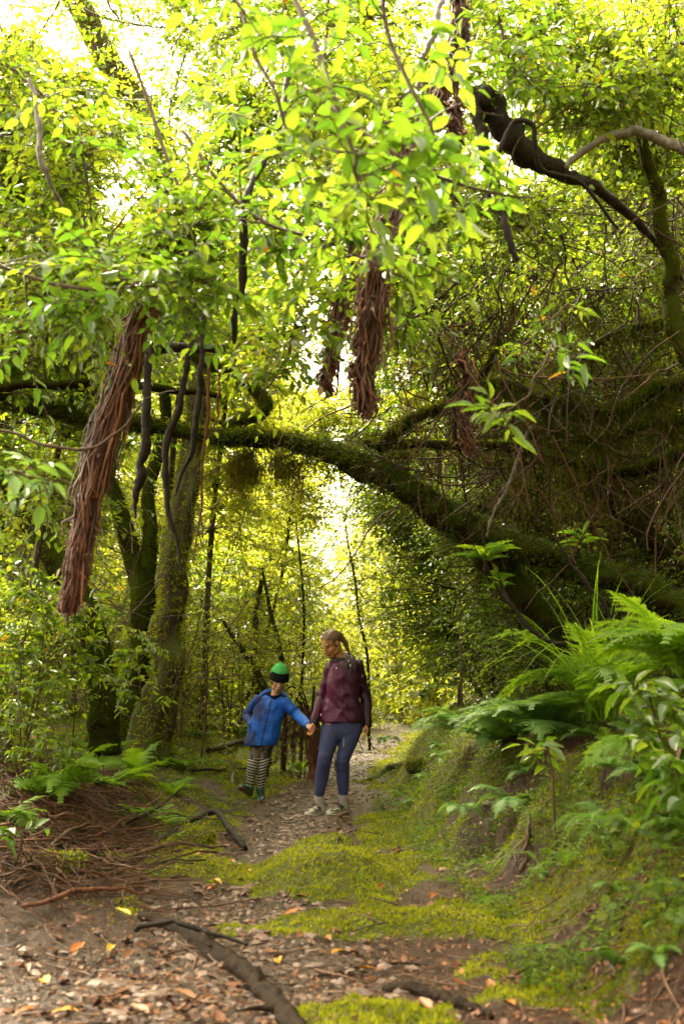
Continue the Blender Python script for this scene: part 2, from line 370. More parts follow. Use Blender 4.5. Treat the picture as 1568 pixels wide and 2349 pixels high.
# cushions of moss stand a little proud
wn = 1-np.abs(fb2(GX, GY, 11, 2, 31)); GZ = GZ+mm*(.018*wn+.01*fb2(GX, GY, 28, 2, 33))*(np.abs(GX) < 3)
nx, ny = len(gx), len(gy); ii = np.arange(ny-1)[:, None]*nx+np.arange(nx-1)[None]
F = np.stack([ii, ii+1, ii+nx+1, ii+nx], -1).reshape(-1, 4)
m, nt, b = mat('forest_soil'); co = objco(nt)
n1 = noise(nt, 3, 8, .65, co); n2 = noise(nt, 28, 6, .7, co); n3 = noise(nt, 120, 4, .7, co)
soil = ramp(nt, n2, [(.25, (.010, .004, .002)), (.5, (.038, .014, .006)), (.62, (.08, .032, .015)), (.78, (.17, .09, .055))])
soil = mixc(nt, mathn(nt, 'MULTIPLY', n1, .5), soil, (.05, .022, .012))
mc = ramp(nt, n3, [(.3, (.018, .02, .003)), (.5, (.07, .075, .005)), (.7, (.15, .16, .010))])
mk = mathn(nt, 'ADD', attr(nt, 'lx'), mathn(nt, 'MULTIPLY', mathn(nt, 'SUBTRACT', n2, .5), 1.2))
mk = ramp(nt, mk, [(.42, (0, 0, 0)), (.58, (1, 1, 1))])
lk(nt, mixc(nt, mk, soil, mc), b.inputs['Base Color'])
rr_ = mathn(nt, 'ADD', mathn(nt, 'MULTIPLY', mk, .35), .42); lk(nt, rr_, b.inputs['Roughness'])
bump(nt, b, mathn(nt, 'ADD', n2, mathn(nt, 'MULTIPLY', n3, .5)), .9, .03)
mb = MB(); mb.add(np.stack([GX, GY, GZ], -1), F, lx=mm.ravel())
solo('ground', mb, m, kind='structure')
# the trodden path: a sheet laid over the soil, dipping under it at both sides
py = nonuni([(2.2, 14, .05), (14, 30, .2)]); q = np.linspace(-1.25, 1.25, 60)
PX = xc(py)[:, None]+hw(py)[:, None]*q[None]; PY = np.repeat(py[:, None], 60, 1)
edge = sm(.6, 1.15, np.abs(q)[None]+.35*fb2(PX, PY, 3, 3, 41))
PZ = H(PX, PY)+.012-.06*edge-.07*mossmask(PX, PY)+.008*fb2(PX, PY, 14, 3, 43)
ii = np.arange(len(py)-1)[:, None]*60+np.arange(59)[None]
m2, nt, b = mat('path_gravel'); co = objco(nt)
vo = N(nt, 'ShaderNodeTexVoronoi', Scale=38.); lk(nt, co, vo.inputs['Vector'])
vc = N(nt, 'ShaderNodeSeparateColor'); lk(nt, vo.outputs['Color'], vc.inputs[0])
c = ramp(nt, vc.outputs[0], [(.0, (.02, .008, .005)), (.35, (.055, .024, .014)), (.6, (.10, .052, .034)), (.82, (.22, .14, .10)), (.95, (.15, .045, .012))])
c = mixc(nt, ramp(nt, vo.outputs['Distance'], [(.0, (1, 1, 1)), (.55, (0, 0, 0))]), (.03, .015, .01), c)
c = mixc(nt, ramp(nt, noise(nt, 2.2, 5, .6, co), [(.35, (0, 0, 0)), (.6, (.7, .7, .7))]), c, (.05, .025, .016))
lk(nt, c, b.inputs['Base Color']); b.inputs['Roughness'].default_value = .45; b.inputs['Specular IOR Level'].default_value = .4
bump(nt, b, mathn(nt, 'SUBTRACT', noise(nt, 60, 4, .6, co), vo.outputs['Distance']), 1., .02)
mb = MB(); mb.add(np.stack([PX, PY, PZ], -1), np.stack([ii, ii+1, ii+61, ii+60], -1).reshape(-1, 4))
solo('path', mb, m2, kind='structure')

# ------------------------------------------------------------------ ground scatter
def scat(n, x0, x1, y0, y1, pw=1.0):
    y = y0+(y1-y0)*rng.random(n)**pw; x = x0+(x1-x0)*rng.random(n); return x, y
def onfan(n, y0, y1, pw=1.6, ex=1.15):
    """random ground points inside the width the lens sees at each distance"""
    y = y0+(y1-y0)*rng.random(n)**pw; n3 = int(n*.22); ex = np.full(n, ex); ex[:n3] = 1.9; x = (rng.random(n)*2-1)*.36*y*ex; return x, y
def gnorm(x, y, e=.03):
    return norm(np.stack([-(H(x+e, y)-H(x-e, y))/(2*e), -(H(x, y+e)-H(x, y-e))/(2*e), np.ones_like(x)], -1))
def surf(x, y):
    mk = mossmask(x, y)
    return H(x, y)+mk*(.018*(1-np.abs(fb2(x, y, 11, 2, 31)))+.01*fb2(x, y, 28, 2, 33))*(np.abs(x) < 3)
# leaf litter
x, y = onfan(95000, 2.6, 22, 1.6); mk = mossmask(x, y); pd = np.abs(x-xc(y))/hw(y)
keep = rng.random(len(x)) < (1-.9*np.clip(mk, 0, 1))*(.55+.45*(pd < 1.2))*np.clip(.55+.6*fb2(x, y, 1.5, 3, 91)+.3*sm(6, 9, y), .12, 1); x, y = x[keep], y[keep]; n = len(x)
g = gnorm(x, y); al = norm(np.stack([rng.normal(0, 1, n), rng.normal(0, 1, n), .15*rng.normal(0, 1, n)], -1))
mb = MB(); leaves(mb, np.stack([x, y, surf(x, y)+.012+.012*rng.random(n)], -1), al-g*np.sum(al*g, 1)[:, None]+.12*rv(n), g+.3*rv(n), .009+.024*rng.random(n)**2+.035*(rng.random(n) < .04), .36+.3*rng.random(n), rng.random(n), bend=rng.normal(0, .3, n))
solo('leaf_litter', mb, M['litter'], 'brown and tan leaf litter strewn over the path and its banks', 'leaf litter', kind='stuff')
# crumbs: broken leaf, bark and grit, fine and dense close to the camera
x, y = onfan(120000, 2.6, 12, 1.5); k = rng.random(len(x)) < (1-.75*mossmask(x, y)); x, y = x[k], y[k]; n = len(x); g = gnorm(x, y)
mb = MB(); leaves(mb, np.stack([x, y, surf(x, y)+.004+.006*rng.random(n)], -1), rv(n)*[1, 1, .3], g+.6*rv(n), .004+.011*rng.random(n)**2, .3+.5*rng.random(n), rng.random(n), BLADE, .2)
solo('leaf_crumbs', mb, M['litter'], 'crumbled bits of leaf and bark covering the bare soil', 'leaf litter', kind='stuff')
# stones and wood chips on the path
PEB = []
def pebbles(n, y0, y1, s0, s1, seedmat, name, label, spread=.85):
    y = y0+(y1-y0)*rng.random(n)**1.3; x = xc(y)+hw(y)*rng.normal(0, .5, n)*spread
    k = mossmask(x, y) < .6; x, y = x[k], y[k]; n = len(x)
    ico = bmesh.new(); bmesh.ops.create_icosphere(ico, subdivisions=1, radius=1); T = np.array([v.co[:] for v in ico.verts]); Fc = np.array([[v.index for v in f.verts] for f in ico.faces]); ico.free()
    s = s0+(s1-s0)*rng.random(n)**2; an = rng.random(n)*6.28
    sc = np.stack([s*(.8+.8*rng.random(n)), s*(.6+.4*rng.random(n)), s*(.3+.35*rng.random(n))], -1)
    V = (T[None]*(1+.28*rng.normal(0, 1, (n, len(T), 1))))*sc[:, None]
    V = np.stack([V[..., 0]*np.cos(an)[:, None]-V[..., 1]*np.sin(an)[:, None], V[..., 0]*np.sin(an)[:, None]+V[..., 1]*np.cos(an)[:, None], V[..., 2]], -1)
    V = V+np.stack([x, y, surf(x, y)+.010], -1)[:, None]
    mb = MB(); mb.add(V.reshape(-1, 3), (Fc[None]+(np.arange(n)*len(T))[:, None, None]).reshape(-1, 3), rnd=np.repeat(rng.random(n), len(T)))
    solo(name, mb, seedmat, label, 'stones', kind='stuff', smooth=False)
pebbles(5200, 3, 18, .007, .032, M['pebble'], 'pebbles', 'small wet stones and chips strewn along the path')
# moss tufts
x, y = onfan(580000, 2.7, 20, 1.4, 1.1); mk = mossmask(x, y)
k = rng.random(len(x)) < sm(.35, .8, mk); x, y = x[k], y[k]; n = len(x); print('moss', n)
g = gnorm(x, y); P = np.stack([x, y, surf(x, y)-.003], -1)
rn = np.clip(.45+.42*fb2(x, y, 5, 3, 51)+.2*rng.normal(0, 1, n), 0, .9)
rn = rn-.28*sm(.0, .3, x-xr(y)); crs = cush(x+.08*fb2(x, y, 4, 2, 81), y+.08*fb2(x, y, 4, 2, 82), 6.5, 3); rn = np.clip(rn+.35*(crs-.5), 0, .9)
mb = MB(); leaves(mb, P, g+.75*rv(n), rv(n), (.009+.015*rng.random(n))*(1+.05*y), .5, rn, TRI, 0)
solo('moss_carpet', mb, M['moss'], 'bright green moss growing in cushions on path edges and banks', 'moss', kind='stuff')
# fine twigs and dead needles
def twigs(n, xy, L0, L1, r0, r1, lift, name, label, matk, cat='twigs', kk=5):
    x, y = xy; n = len(x); an = rng.random(n)*np.pi*2; L = L0+(L1-L0)*rng.random(n)**2
    t = np.linspace(-.5, .5, kk); bx = rng.normal(0, .12, (n, 1))
    px = x[:, None]+L[:, None]*(np.cos(an)[:, None]*t-np.sin(an)[:, None]*bx*(t**2)*2.5)
    py = y[:, None]+L[:, None]*(np.sin(an)[:, None]*t+np.cos(an)[:, None]*bx*(t**2)*2.5)
    z0 = H(x, y)
    pz = np.maximum(H(px, py)+.008, .5*(H(px, py)+z0[:, None]))+lift*rng.random(n)[:, None]+L[:, None]*t*rng.normal(0, .10+lift, n)[:, None]
    rr = (r0+(r1-r0)*rng.random(n)**3)[:, None]*np.linspace(1, .6, kk)[None]
    V, F = tubes(np.stack([px, py, pz], -1), rr, 4, True); mb = MB()
    mb.add(V, F, rnd=np.repeat(rng.random(n), kk*4)); return mb
x, y = onfan(2600, 2.7, 16, 1.7)
solo('twig_litter', twigs(0, (x, y), .05, .45, .0012, .006, .01, '', '', ''), M['stick'], 'thin dead twigs scattered over path and banks', 'twigs', kind='stuff')
x, y = onfan(9000, 2.7, 11, 1.6)
k = mossmask(x, y) < .5; x, y = x[k], y[k]
solo('needle_litter', twigs(0, (x, y), .02, .14, .0006, .0018, .006, '', '', '', kk=4), M['stick'], 'fine brown needles and leaf stalks strewn over the bare soil', 'needles', kind='stuff')
n = 3300; y = 5.0+3.7*rng.random(n)**.9; x = -.24*y-.25+rng.normal(0, .38, n) 
k = (x < xl(y)+.45) & (x > -.45*y); x, y = x[k], y[k]
solo('brush_pile', twigs(0, (x, y), .1, .75, .001, .0065, .11, '', '', '', kk=7), M['heap'], 'tangled heap of reddish dead fronds and brush left of the path', 'brush', kind='stuff')
n = 900; y = 3.2+5*rng.random(n); x = xr(y)+.15+1.0*rng.random(n)
solo('bank_roots', twigs(0, (x, y), .08, .5, .001, .004, .015, '', '', '', kk=6), M['needle'], 'fine brown rootlets and dead needles on the right bank', 'roots', kind='stuff')
# tiny broad ground plants and seedlings
def herbs(n, xs, ys, s0, s1, name, label, mk='leaf', tpl=LEAF8, w=.6, hgt=.05, clump=5):
    x = np.repeat(xs, clump)+rng.normal(0, .03, n*clump); y = np.repeat(ys, clump)+rng.normal(0, .03, n*clump); N_ = n*clump
    g = gnorm(x, y); P = np.stack([x, y, H(x, y)], -1)+g*(hgt*rng.random(N_))[:, None]
    mb = MB(); leaves(mb, P, rv(N_)*[1, 1, .25]+g*.2, g+.35*rv(N_), s0+(s1-s0)*rng.random(N_), w, rng.random(N_), tpl, .2); return mb
n = 19000; y = 3.0+13*rng.random(n)**1.5; x = xr(y)-.1+(1.7+.15*y)*rng.random(n)**1.1
k = fb2(x, y, 2.3, 3, 61) > -.22; x, y = x[k], y[k]
solo('bank_herbs', herbs(len(x), x, y, .010, .030, '', '', hgt=.07), M['herb'], 'low small-leaved herbs and creepers covering the right bank', 'ground cover', kind='stuff')
n = 10000; y = 5.5+12*rng.random(n); x = xl(y)+.1-(1.9+.12*y)*rng.random(n)**1.1
k = fb2(x, y, 1.7, 3, 62) > -.05; x, y = x[k], y[k]
solo('verge_herbs', herbs(len(x), x, y, .012, .035, '', ''), M['herb'], 'low herbs and seedlings on the ground under the left shrubs', 'ground cover', kind='stuff')
n = 1150; y = 2.75+1.7*rng.random(n); x = .92+.55*rng.random(n)**.8+.10*(y-3); k = fb2(x, y, 3, 3, 63)+.9*(x-.22*y-.35) > .05; x, y = x[k], y[k]
solo('creeping_plant', herbs(len(x), x, y, .022, .045, '', '', w=.8, hgt=.12, clump=3), M['herb'], 'bright round-leaved creeper filling the bottom right corner', 'ground cover', kind='stuff')
# ------------------------------------------------------------------ ferns
def frond_mesh(name, L=.8, npin=24, droop=.75, wid=.26, kp=11, matk='fern', lift=.55, curl=0.):
    mb = MB(); t = np.linspace(.0, 1, 14)
    def rc(t): t = np.asarray(t); return np.stack([curl*L*t**2, L*(t-.18*t**3), L*(lift*t-droop*t**2)], -1)
    V, F = tubes(rc(t)[None], (.004*L/.8*np.linspace(1.2, .25, 14))[None], 4); mb.add(V, F, rnd=.6)
    tp = .10+.9*(np.arange(npin)/npin)
    for sd in (-1, 1):
        b0 = rc(tp); tan = norm(rc(tp+.01)-rc(tp-.01)); up = norm(np.cross(np.cross(tan, [0, 0, 1.]), tan)); lat = np.cross(tan, up)*sd
        Lp = wid*L*np.sin(np.pi*np.clip((tp+.08), 0, 1)**.75)**.8*(.9+.2*rng.random(npin)); Lp = np.maximum(Lp, .03*L)
        dp = norm(lat*.9+tan*.42+up*rng.normal(.0, .12, (npin, 1)))
        k = (np.arange(kp)+.6)/kp
        P = b0[:, None]+dp[:, None]*(Lp[:, None]*k)[..., None]-np.array([0, 0, 1.])*(.18*Lp[:, None]*k**2)[..., None]
        V, F = tubes(np.stack([b0, b0+dp*Lp[:, None]*.55-np.array([0, 0, .05])*Lp[:, None], b0+dp*Lp[:, None]-np.array([0, 0, .18])*Lp[:, None]], 1), np.full((npin, 3), .0012), 3); mb.add(V, F, rnd=.5)
        for s2 in (-1, 1):
            lat2 = norm(np.cross(dp, up))*s2
            al = norm(lat2[:, None]*np.ones((1, kp, 1))+dp[:, None]*.45+.06*rng.normal(0, 1, (npin, kp, 3)))
            ln = (.17*wid*L*(1-.75*k)[None]*np.sqrt(Lp/Lp.max())[:, None])*1.15+.003
            leaves(mb, P.reshape(-1, 3), al.reshape(-1, 3), np.repeat(up, kp, 0)+.15*rv(npin*kp), ln.ravel(), .46, np.repeat(np.clip(.35+.45*tp, 0, 1), kp)+.1*rng.random(npin*kp), BLADE, .15)
    return mb.mesh(name, M[matk])
FR = [frond_mesh('frond', .8, 24, dr, w*.85, 12, 'fern', lf, cu) for dr, w, lf, cu in ((.75, .27, .6, .05), (.5, .25, .5, -.08), (1.0, .28, .75, .1))]
FP = [frond_mesh('frond', .8, 26, dr, w, 11, 'fernp', lf, cu) for dr, w, lf, cu in ((.85, .3, .55, .05), (.6, .27, .45, -.05))]
FS = [frond_mesh('frond', .8, 18, dr, .16, 4, 'fern', lf, cu) for dr, lf, cu in ((.9, .6, .1), (.6, .5, -.1))]
def fern(label, loc, size=1., n=8, a0=0, a1=360, tilt=(.1, .5), kinds=FR, group=None, jit=.25):
    f = root('fern', label, 'fern', loc, group)
    for i in range(n):
        o = part('frond', kinds[random.randrange(len(kinds))], f)
        az = R_(a0+(a1-a0)*(i+.5)/n)+random.uniform(-jit, jit)
        o.rotation_euler = (random.uniform(*tilt), random.uniform(-.25, .25), az); s = size*random.uniform(.7, 1.05)*.9; o.scale = (s, s, s)
    return f
def G(u, v): return ground_at(u, v)
# az 0 = pointing away from the camera, 90 = left, 180 = towards the camera, 270 = right
def up_(p, dz): return (p[0], p[1], H(p[0], p[1])+dz+(.08 if p[0] > .5 else 0))
fern('large bright green fern arching over the right bank beside the grass', up_(at(1400, 1640, 5.8), .12), 1.1, 13, 20, 340, (.25, .95))
fern('pale silvery fern spilling down the right bank behind the woman', up_(at(1245, 1640, 6.6), .05), 1.05, 12, 50, 270, (.1, .7), FP)
fern('bright fern with upturned fronds high on the right bank', up_(at(1330, 1560, 6.9), .35), 1.1, 9, 30, 330, (.3, .9))
fern('pale fern hanging low over the bank nearest the path', up_(at(1130, 1730, 7.4), .02), .7, 9, 60, 280, (.1, .6), FP)
fern('large fern cut off by the right edge of the photo', up_(at(1560, 1560, 5.0), .25), 1.1, 11, 20, 250, (.25, .9))
fern('small dark fern in shade at the foot of the pale one', up_(at(1180, 1800, 6.2), .0), .5, 7, 60, 300, (0, .4), FP)
fern('fern fronds hanging from the bank below the broad leaves', up_(at(1500, 1720, 4.6), .05), .7, 6, 60, 220, (-.1, .2))
fern('narrow hanging fern frond pair on the near right bank', at(1385, 1880, 3.6), .42, 4, 80, 200, (-.3, .1), FS)
fern('small fern drooping over the front of the mossy hummock', at(815, 2010, 5.6), .2, 5, 90, 270, (-.3, .1), FS)
fern('tiny fern at the lower middle of the right bank', at(1190, 1960, 4.9), .3, 5, 60, 240, (-.2, .2), FS)
fern('tiny fern low on the bank above the path', at(1120, 2060, 4.6), .24, 5, 80, 260, (-.2, .2), FS)
fern('small fern at the foot of the near right bank', at(1240, 2170, 3.9), .26, 5, 60, 260, (-.2, .2), FS)
fern('small pale fern halfway up the bank', at(1060, 1850, 6.4), .3, 6, 60, 260, (-.2, .2), FP)
fern('small light green fern beside the woman at hand height', up_(at(880, 1640, 12.5), .35), .5, 5, 90, 300, (-.2, .1))
fern('upright yellow green fern at the foot of the left mossy trunk', up_(at(310, 1740, 9.2), .0), .85, 8, 0, 360, (.2, 1.0))
fern('bright green fern spreading in the left undergrowth', up_(at(125, 1850, 7.0), .08), .95, 10, 120, 300, (.1, .8))
fern('dark fern at the left edge above the brush pile', up_(at(10, 1890, 6.0), .05), .6, 7, 90, 330, (0, .5))
fern('fern leaning out between the left undergrowth and the brush pile', up_(at(245, 1800, 8.3), .05), .7, 7, 120, 330, (.1, .6))
fern('fern half hidden between mossy trunk and boy', up_(at(415, 1700, 11.), .0), .7, 7, 60, 330, (.1, .6))
fern('small fern among sticks behind the boy', up_(at(690, 1690, 13.), .0), .6, 7, 60, 300, (.1, .6))
for i in range(16):
    y = 5.5+.7*i; sx = 1 if i % 2 else -1
    x = (xr(y)+1.2+random.random()*1.4) if sx > 0 else (xl(y)-.9-random.random()*1.6)
    fern('undergrowth fern growing on the shaded bank away from the path', up_((x, y), 0), random.uniform(.5, .8), 7, 0, 360, (.1, .5), FR if i % 3 else FP, 'ferns in the undergrowth')
for i in range(95):
    y = 3.3+random.random()**1.3*8; x = xr(y)+.12+random.random()*(.75 if y < 6 else 1.2)
    fern('small fern sprouting from the mossy face of the right bank', up_((x, y), -.08), random.uniform(.16, .42), random.choice((4, 5, 6)), 40, 280, (.0, .7), FS if i % 2 else FP, 'small ferns on the right bank')
for i in range(14):
    y = 7+random.random()*5; x = xl(y)-.2-random.random()*1.3
    fern('small fern among the sticks on the left verge', (x, y, float(H(x, y))), random.uniform(.25, .45), 6, 0, 360, (.0, .7), FR, 'small ferns on the left verge')
fern('pale fern at the left end of the fern bank, nearest the path', up_(at(1075, 1700, 8.2), .05), .9, 10, 40, 280, (.1, .7), FP)
fern('pale green fern in the middle of the fern bank', up_(at(1190, 1690, 7.0), .08), .95, 11, 40, 290, (.1, .8), FP)
# arching grass clump on the right bank
mb = MB(); c = at(1380, 1640, 6.2); c[2] = H(c[0], c[1])+.05; n = 130; an = rng.random(n)*6.28; L = .5+.7*rng.random(n); t = np.linspace(0, 1, 9)
dx = np.stack([np.cos(an), np.sin(an)], -1); sl = .25+.6*rng.random(n)
P = np.stack([c[0]+.05*rng.normal(0, 1, (n, 1))+dx[:, :1]*sl[:, None]*L[:, None]*(t+.6*t**2), c[1]+.05*rng.normal(0, 1, (n, 1))+dx[:, 1:]*sl[:, None]*L[:, None]*(t+.6*t**2), c[2]+L[:, None]*(1.15*t-.85*sl[:, None]*t**2.4*1.3)], -1)
wd = (.006*(1-t**2)+.0006)[None, :, None]*np.stack([-dx[:, 1], dx[:, 0], 0*an], -1)[:, None]
V = np.stack([P-wd, P+wd], 2); ii = (np.arange(n)*18)[:, None]+(np.arange(8)*2)[None]
mb.add(V.reshape(-1, 3), np.stack([ii, ii+1, ii+3, ii+2], -1).reshape(-1, 4), rnd=np.repeat(rng.random(n), 18), lx=.3)
solo('grass_clump', mb, M['fern'], 'clump of long arching grass blades on the right bank', 'grass clump', loc=c)
# ------------------------------------------------------------------ mossy trunks, vines, hanging trunks
def A(pts): return np.array([at(*p) for p in pts])
def pr(px, Y): return px/2284*Y*1.04
def fuzz(mb, P, r, n, l0, l1, hang=.35, out=1., w=.22, tpl=BLADE, rn=None, t0=0, t1=1):
    t = (t0+(t1-t0)*rng.random(n))*(len(P)-1.001); i = t.astype(int); f = (t-i)[:, None]
    c = P[i]*(1-f)+P[i+1]*f; rr = r[i]; tan = norm(P[i+1]-P[i]); q = rv(n); q = norm(q-tan*np.sum(q*tan, 1)[:, None])
    # clumps: moss stands thicker where noise is high
    k = vnoise(c*5+q*1.2, 3) > -.35; c, rr, q, tan = c[k], rr[k], q[k], tan[k]; n = len(c)
    pos = c+q*(rr*.97)[:, None]; al = q*out+np.array([0, 0, -hang])+.5*rv(n)
    leaves(mb, pos, al, rv(n), l0+(l1-l0)*rng.random(n)**2, w, np.clip(.5+.4*vnoise(pos*4, 7)+.15*rng.normal(0, 1, n), 0, 1), tpl, .3)
def hangers(mb, P, n, l0, l1, w=.05, t0=0, t1=1, clump=14, rad=.05):
    """beards of moss: clumps of thin strands hanging straight down"""
    t = (t0+(t1-t0)*rng.random(n))*(len(P)-1.001); i = t.astype(int); c = P[i]+(P[i+1]-P[i])*(t-i)[:, None]
    L = l0+(l1-l0)*rng.random(n)**2; c = np.repeat(c, clump, 0); L = np.repeat(L, clump)*(.4+.7*rng.random(n*clump)); m = len(c)
    c = c+rad*rv(m)*[1, 1, .3]; k = 5; s = np.linspace(0, 1, k)
    Q = c[:, None]+np.array([0, 0, -1.])*(L[:, None]*s)[..., None]+.06*np.cumsum(rng.normal(0, 1, (m, k, 3)), 1)*L[:, None, None]*[1, 1, 0]
    V, F = tubes(Q, (.0028*np.linspace(1, .4, k))[None]*np.ones((m, 1)), 3); mb.add(V, F, rnd=np.repeat(rng.random(m), k*3))
    # tiny side wisps
    j = rng.integers(0, m, m*5); tt = rng.integers(1, k, m*5); leaves(mb, Q[j, tt], rv(m*5)+[0, 0, -.8], rv(m*5), .012+.02*rng.random(m*5), .25, rng.random(m*5), TRI, 0)
def mossy(name, label, cat, pts, rpx, moss=3000, ml=(.01, .04), bm='bark_moss', mm='moss', beard=0, bl=(.1, .35), n=60, s=16, wob=.03, extra=(), group=None, rough=.18, flute=0, hang=.35):
    P0 = A(pts); Y = np.array([p[2] for p in pts]); r = pr(np.array(rpx, float), np.interp(np.linspace(0, 1, len(rpx)), np.linspace(0, 1, len(Y)), Y))
    f = root(name, label, cat, P0[-1], group)
    mb = MB(); P, R = limb(mb, P0, r, n, s, rough, 3, wob, seed=len(label), flute=flute); bpart('trunk' if cat == 'tree' else 'wood', mb, M[bm], f)
    mo = MB()
    if moss: fuzz(mo, P, R, moss, *ml, hang=hang)
    for ex, er in extra:
        mb = MB(); p2 = A(ex); P2, R2 = limb(mb, p2, pr(np.array(er, float), ex[0][2]), 30, 10, rough, 3, .03, seed=len(ex)+int(ex[0][0])); bpart('limb', mb, M[bm], f)
        if moss: fuzz(mo, P2, R2, moss//3, *ml, hang=hang)
        if beard: hangers(mo, P2, beard//2, *bl)
    if beard: hangers(mo, P, beard, *bl)
    if moss or beard: bpart('moss', mo, M[mm], f)
    return f, P, R

ARCH, PA, RA = mossy('leaning_tree', 'thick moss covered trunk arching across the path and down to the right', 'tree',
    [(-60, 895, 7.5), (100, 935, 7.4), (260, 968, 7.2), (480, 1000, 7.0), (700, 1018, 6.8), (850, 1075, 6.6), (1000, 1170, 6.5), (1100, 1228, 6.45), (1300, 1290, 6.3), (1450, 1350, 6.2), (1700, 1480, 6.0)],
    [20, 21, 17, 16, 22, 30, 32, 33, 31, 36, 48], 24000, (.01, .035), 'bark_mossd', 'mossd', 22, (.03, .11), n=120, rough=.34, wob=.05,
    extra=[([(1085, 1215, 6.45), (1140, 1290, 6.5), (1220, 1400, 6.6), (1310, 1500, 6.7), (1380, 1610, 6.8)], [34, 30, 27, 26, 28]),
           ([(830, 1015, 6.7), (1000, 1020, 6.6), (1180, 1022, 6.5), (1300, 1062, 6.4), (1430, 1082, 6.3), (1600, 1030, 6.2)], [11, 10, 11, 11, 12, 14]),
           ([(860, 1030, 6.6), (930, 968, 6.5), (1010, 935, 6.4), (1080, 905, 6.3), (1140, 800, 6.2)], [13, 12, 10, 9, 6]),
           ([(520, 985, 7.0), (610, 935, 7.1), (560, 880, 7.2), (470, 830, 7.2), (400, 770, 7.3)], [16, 14, 12, 11, 8])])
mb = MB(); fuzz(mb, PA+[0, 0, .012], RA, 9000, .01, .035, hang=-.6, t0=0, t1=.42); bpart('top_moss', mb, M['moss'], ARCH, 'bright yellow green moss on the left part of the trunk')
# little leaves growing all along the arch
mb = MB(); t = rng.random(2600)*(len(PA)-1.001); i = t.astype(int); q = norm(rv(2600)+[0, -.3, .35])
sprays(mb, PA[i]+q*RA[i][:, None], q, .05+.08*rng.random(2600), 4, .026, None, .6, w=.5); bpart('climbing_plant', mb, M['creep'], ARCH, 'small dark ferny leaves growing along the mossy trunk')
def ept(label, u, v, Y, n=14, L=.2, mk='fern'):
    f = root('perching_plant', label, 'plant', at(u, v, Y)); mb = MB(); c = at(u, v, Y); a = rng.random(n)*6.28
    d = np.stack([np.cos(a), np.sin(a)*.6-.3, .15+.5*rng.random(n)], -1); leaves(mb, c+.02*rv(n), d, np.array([0, 0, 1.])+.3*rv(n), L*(.6+.5*rng.random(n)), .2, rng.random(n), LEAFB, .3); bpart('leaves', mb, M[mk], f)
    mb = MB(); V, F = tubes(np.array([[c+[0, .1, -.08], c+[0, .03, -.02], c+[0, -.01, 0]]]), np.array([[.012, .01, .006]]), 6); mb.add(V, F); bpart('stem', mb, M['bark_moss'], f)
ept('strap-leaved plant perched where the two mossy trunks fork', 1115, 1275, 6.2, 16, .2)
ept('small strap-leaved plant growing on the lower forked trunk', 1140, 1340, 6.3, 13, .15)
ept('little leafy plant on top of the big leaning trunk near the right edge', 1330, 1240, 6.1, 12, .15)

TR1, P1, R1 = mossy('mossy_tree', 'tall mossy fluted trunk left of the boy rising to the top left sky gap', 'tree',
    [(120, -120, 10.2), (180, 20, 10.3), (250, 140, 10.4), (345, 280, 10.5), (395, 430, 10.6), (430, 600, 10.7), (447, 900, 10.8), (432, 1080, 10.9), (412, 1250, 10.9), (393, 1400, 11), (372, 1560, 11), (345, 1745, 11)],
    [24, 26, 28, 28, 28, 25, 24, 25, 28, 30, 34, 50], 20000, (.02, .08), 'bark_moss', 'moss', 90, (.1, .5), n=120, s=30, flute=.13, wob=.07)
T2 = mossy('mossy_tree', 'dark mossy trunk leaning just behind the tall fluted one', 'tree',
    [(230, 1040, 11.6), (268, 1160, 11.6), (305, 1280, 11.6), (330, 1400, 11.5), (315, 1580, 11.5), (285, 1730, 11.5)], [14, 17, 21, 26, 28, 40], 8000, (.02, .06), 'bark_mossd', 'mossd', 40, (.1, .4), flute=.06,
    extra=[([(330, 1400, 11.5), (345, 1250, 11.6), (340, 1120, 11.7), (380, 960, 11.8), (360, 760, 11.9)], [20, 17, 15, 14, 11])])
T3 = mossy('mossy_tree', 'crooked mossy trunk at the far left behind the shrubs', 'tree',
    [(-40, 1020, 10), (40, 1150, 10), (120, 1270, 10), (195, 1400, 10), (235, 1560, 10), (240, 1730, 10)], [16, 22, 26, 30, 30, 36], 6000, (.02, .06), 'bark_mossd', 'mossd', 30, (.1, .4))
T4 = mossy('mossy_tree', 'dark mossy trunk sloping behind the big leaning one on the right', 'tree',
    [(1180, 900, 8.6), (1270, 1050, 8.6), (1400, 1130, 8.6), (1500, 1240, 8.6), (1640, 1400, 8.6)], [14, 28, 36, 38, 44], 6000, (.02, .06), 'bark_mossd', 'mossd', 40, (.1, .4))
T5 = mossy('mossy_tree', 'blurred dark trunk high at the right edge above the mossy branches', 'tree',
    [(1470, 300, 5.4), (1500, 440, 5.4), (1530, 600, 5.4), (1550, 740, 5.4), (1600, 900, 5.4), (1640, 1250, 5.5)], [12, 16, 18, 22, 24, 30], 2500, (.01, .04), 'bark_mossd', 'mossd')
T6 = mossy('mossy_branch', 'twisting mossy branch above the long level one at the right', 'branch',
    [(1020, 900, 6.1), (1130, 880, 6.1), (1230, 905, 6.0), (1330, 935, 6.0), (1440, 930, 5.9), (1500, 890, 5.9), (1620, 870, 5.8)], [6, 9, 11, 13, 16, 15, 18], 5000, (.01, .04), 'bark_mossd', 'mossd', 60, (.08, .35),
    extra=[([(1230, 905, 6.0), (1290, 990, 6), (1390, 1005, 6), (1480, 975, 5.9), (1600, 960, 5.9)], [9, 9, 10, 11, 12]), ([(1330, 935, 6.0), (1300, 860, 6), (1400, 760, 6), (1500, 740, 5.9), (1620, 700, 5.9)], [9, 9, 8, 8, 9])])
